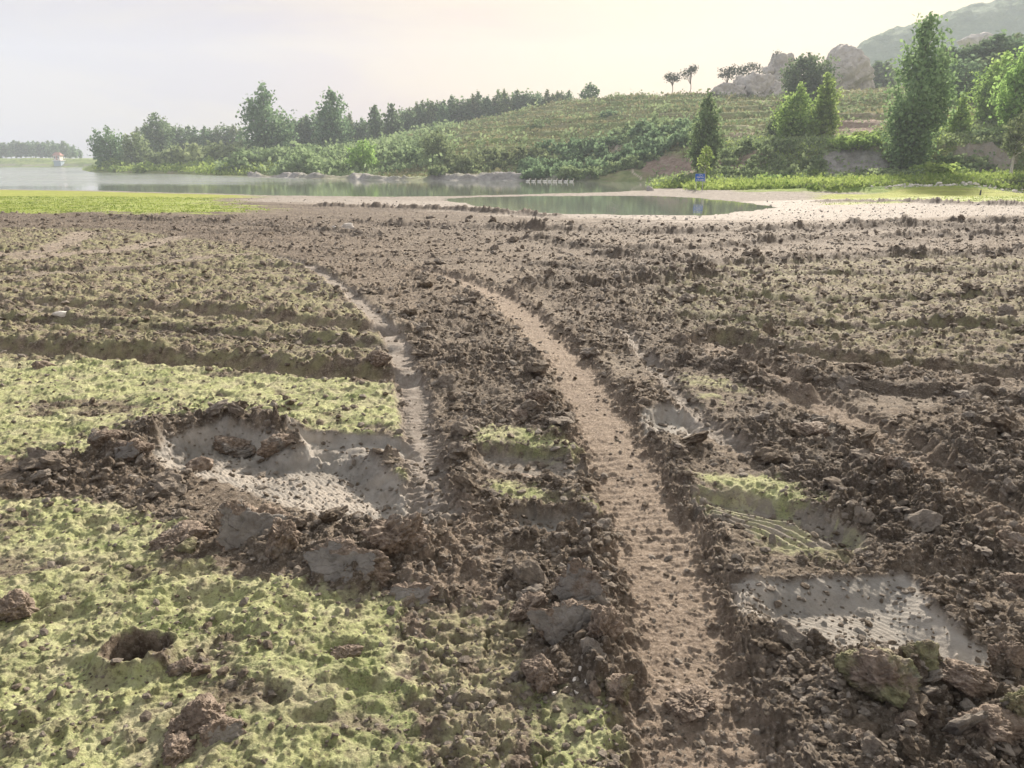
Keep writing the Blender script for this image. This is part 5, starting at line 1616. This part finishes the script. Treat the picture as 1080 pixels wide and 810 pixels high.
o = link('stone', lump('stone', 0.42, 0.3, 0.3, 690, M_GREYST, 4), None, (x, y, float(zfar(x, y)[0]) + 0.12)); tag(o, 'grey pointed stone alone on the sandy spit left of the blue sign', 'stone')
x, y = XU(712, 74, 0.2), 90
for i, (u, y, z_) in enumerate(((708, 93, 0), (716, 93, 0))):
    x = XU(u, y, 2); s = 0.3
    o = link('stone', lump('stone', s * 1.4, s, s * 0.7, 695 + i, M_PALE, 3), None, (x, y, float(zfar(x, y)[0]) + 0.1))
    tag(o, 'pale stone at the top of the red earth cut, the %s of two' % ('left' if i == 0 else 'right'), 'stone')
# dark post
x, y = XU(1038, 52, 0.2), 52.5
zz = float(zfar(x, y)[0])
V, Fc = tube([([(0, 0, -0.15), (0, 0, 0.32), (0.01, 0, 0.36)], [0.055, 0.05, 0.03])], 8)
tag(link('post', mesh_from('post', V, Fc, 4, mat_simple('dark_wood', (0.04, 0.045, 0.05), (0.09, 0.09, 0.10)), False), None, (x, y, zz)), 'short dark post on the yellow-green strip below the white rocks', 'post')


# ------------------------------------------------------------------ made things
def boxes(name, items, mat, parent=None, bev=0.0):
    import bmesh
    bm = bmesh.new()
    for (cx, cy, cz_, sx, sy, sz) in items:
        res = bmesh.ops.create_cube(bm, size=1.0)
        for q in res['verts']:
            q.co.x = q.co.x * sx + cx; q.co.y = q.co.y * sy + cy; q.co.z = q.co.z * sz + cz_
    if bev:
        bmesh.ops.bevel(bm, geom=bm.edges[:], offset=bev, segments=1, affect='EDGES')
    me = bpy.data.meshes.new(name); bm.to_mesh(me); bm.free()
    me.materials.append(mat)
    return link(name, me, parent)


def empty(name, loc, rz=0.0):
    o = bpy.data.objects.new(name, None); COL.objects.link(o)
    o.location = loc; o.rotation_euler = (0, 0, rz); o.empty_display_size = 0.3
    return o


M_BLUE = mat_simple('sign_blue', (0.02, 0.12, 0.52), (0.03, 0.16, 0.60), 3, 0.45, 0.02)
M_WHITE = mat_simple('white_paint', (0.72, 0.72, 0.72), (0.82, 0.82, 0.82), 4, 0.5, 0.05)
M_STEEL = mat_simple('galvanised', (0.35, 0.36, 0.37), (0.5, 0.5, 0.5), 8, 0.5, 0.05)
ys_ = 64.0
zt = P(738, 183.2, ys_)[2]; zb_ = P(738, 191.2, ys_)[2]; xs = XU(738.3, ys_, 1.2)
zg = float(zfar(xs, ys_)[0])
sg = empty('warning_sign', (xs, ys_, zg), 0.05)
tag(sg, 'blue warning sign with white lettering on two posts at the grassy bank', 'sign')
ph = zt - zb_; pw = 0.80; pc = (zt + zb_) / 2 - zg
boxes('panel', [(0, 0, pc, pw, 0.03, ph)], M_BLUE, sg, 0.004)
boxes('panel_back_rail', [(0, 0.03, pc + 0.15, pw * 0.9, 0.025, 0.04), (0, 0.03, pc - 0.15, pw * 0.9, 0.025, 0.04)], M_STEEL, sg)
for sx in (-0.27, 0.27):
    boxes('post', [(sx, 0.065, pc / 2 - 0.15 + ph * 0.2, 0.045, 0.045, pc + 0.3 + ph * 0.4)], M_STEEL, sg)
let = []
r = np.random.default_rng(4)
# the lettering is three lines of small block characters, too far off to read
for (row_z, nchar, hh, x0, x1) in ((0.22, 4, 0.09, -0.14, 0.24), (0.035, 6, 0.12, -0.30, 0.30), (-0.20, 6, 0.13, -0.32, 0.32)):
    cw = (x1 - x0) / nchar
    for c in range(nchar):
        cx = x0 + (c + 0.5) * cw
        z0 = pc + row_z * ph / 0.64
        for q in (-0.42, 0.0, 0.42):
            if r.uniform() < 0.85:
                let.append((cx, -0.0185, z0 + q * hh, cw * 0.74, 0.004, hh * 0.17))
        for q in (-0.3, 0.3):
            if r.uniform() < 0.7:
                let.append((cx + q * cw, -0.0225, z0, cw * 0.13, 0.004, hh * 0.85))
boxes('lettering', let, M_WHITE, sg)

# the pump house in front of the dike
yp = 400.0
xp = XU(62, yp, 3)
M_RED = mat_simple('red_roof', (0.34, 0.16, 0.14), (0.45, 0.24, 0.20), 2)
M_BLUEB = mat_simple('bluish_concrete', (0.28, 0.38, 0.48), (0.40, 0.50, 0.58), 2)
M_CREAM = mat_simple('cream_wall', (0.68, 0.60, 0.55), (0.80, 0.73, 0.68), 2)
M_GLASSD = mat_simple('dark_window', (0.05, 0.06, 0.07), (0.08, 0.09, 0.10), 2, 0.2)
phs = empty('pump_house', (xp, yp, 0), 0.0)
tag(phs, 'little pump house with red roof on a bluish base in front of the dike', 'building')
boxes('base', [(0, 0, 1.2, 3.7, 3.4, 4.0)], M_BLUEB, phs, 0.03)
boxes('balcony', [(0, 0, 3.3, 4.6, 4.3, 0.2)] + [(x_, y_, 3.85, 0.08, 0.08, 0.9) for x_ in (-2.2, -1.1, 0, 1.1, 2.2) for y_ in (-2.05, 2.05)] + [(0, -2.05, 4.33, 4.5, 0.08, 0.08), (0, 2.05, 4.33, 4.5, 0.08, 0.08)], M_WHITE, phs)
boxes('wall', [(0, 0, 4.6, 3.2, 3.0, 2.4)], M_CREAM, phs, 0.02)
for x_ in (-0.9, 0.9):
    w_ = boxes('window', [(x_, -1.53, 4.8, 0.62, 0.06, 1.1)], M_GLASSD, phs)
    boxes('frame', [(x_ - 0.35, -1.55, 4.8, 0.08, 0.1, 1.26), (x_ + 0.35, -1.55, 4.8, 0.08, 0.1, 1.26), (x_, -1.55, 5.39, 0.62, 0.1, 0.08), (x_, -1.55, 4.21, 0.62, 0.1, 0.08)], M_WHITE, w_)
boxes('door', [(0, -1.53, 4.5, 0.75, 0.06, 1.9)], M_RED, phs)
rv = np.array([(-2.2, -2.0, 5.8), (2.2, -2.0, 5.8), (2.2, 2.0, 5.8), (-2.2, 2.0, 5.8), (-1.1, 0, 7.4), (1.1, 0, 7.4)])
me = bpy.data.meshes.new('roof'); me.from_pydata([tuple(q) for q in rv], [], [(0, 3, 2, 1), (0, 1, 5, 4), (2, 3, 4, 5), (1, 2, 5), (3, 0, 4)]); me.materials.append(M_RED)
link('roof', me, phs)

# white ducks on the far water, swimming to the right in a line
M_DUCK = mat_simple('white_feathers', (0.75, 0.75, 0.73), (0.85, 0.85, 0.83), 6)
M_BEAK = mat_simple('orange_beak', (0.7, 0.3, 0.05), (0.8, 0.38, 0.08), 6)
path_pts = [(-0.36, 0, 0.13), (-0.28, 0, 0.10), (-0.15, 0, 0.07), (0.0, 0, 0.07), (0.13, 0, 0.09), (0.20, 0, 0.15), (0.22, 0, 0.24), (0.225, 0, 0.33), (0.25, 0, 0.385), (0.30, 0, 0.375), (0.325, 0, 0.37)]
radii = [0.01, 0.06, 0.115, 0.13, 0.105, 0.06, 0.038, 0.036, 0.052, 0.036, 0.012]
V, Fc = tube([(path_pts, radii)], 12)
duck_me = mesh_from('duck_body', V, Fc, 4, M_DUCK)
V, Fc = tube([([(0.315, 0, 0.37), (0.35, 0, 0.36), (0.385, 0, 0.355)], [0.02, 0.02, 0.008])], 8)
beak_me = mesh_from('duck_beak', V, Fc, 4, M_BEAK)
DK = [(557, 107.5), (563, 107), (569, 106.2), (575, 106.6), (580, 105.8), (585.5, 106.3), (591, 106), (597, 105.6), (603, 105.8)]
for i, (u, y) in enumerate(DK):
    d = empty('duck', (XU(u, y - 4, 0), y - 4, 0.0), random.uniform(-0.15, 0.15))
    d.scale = (0.95,) * 3
    lb = 'white duck at the head of the line, rightmost on the water' if i == len(DK) - 1 else ('white duck at the tail of the line, leftmost on the water' if i == 0 else 'white duck swimming in the line in front of the pale shore rocks')
    tag(d, lb, 'duck', 'white ducks swimming in a line')
    link('body', duck_me, d); link('beak', beak_me, d)
for i in range(len(bpy.data.materials)):
    pass

# ------------------------------------------------------------------ the hazy air
hz = boxes('haze', [(0, 490, 71.5, 2800, 1120, 151.0)], M_WHITE)
hz.data.materials.clear()
mh, th = new_mat('haze_air')
pv = N(th, 'ShaderNodeVolumePrincipled', inp={'Color': (0.78, 0.86, 1.0, 1), 'Density': 0.00072, 'Anisotropy': 0.0})
oo = N(th, 'ShaderNodeOutputMaterial'); th.links.new(pv.outputs[0], oo.inputs['Volume'])
hz.data.materials.append(mh)
tag(hz, kind='stuff')
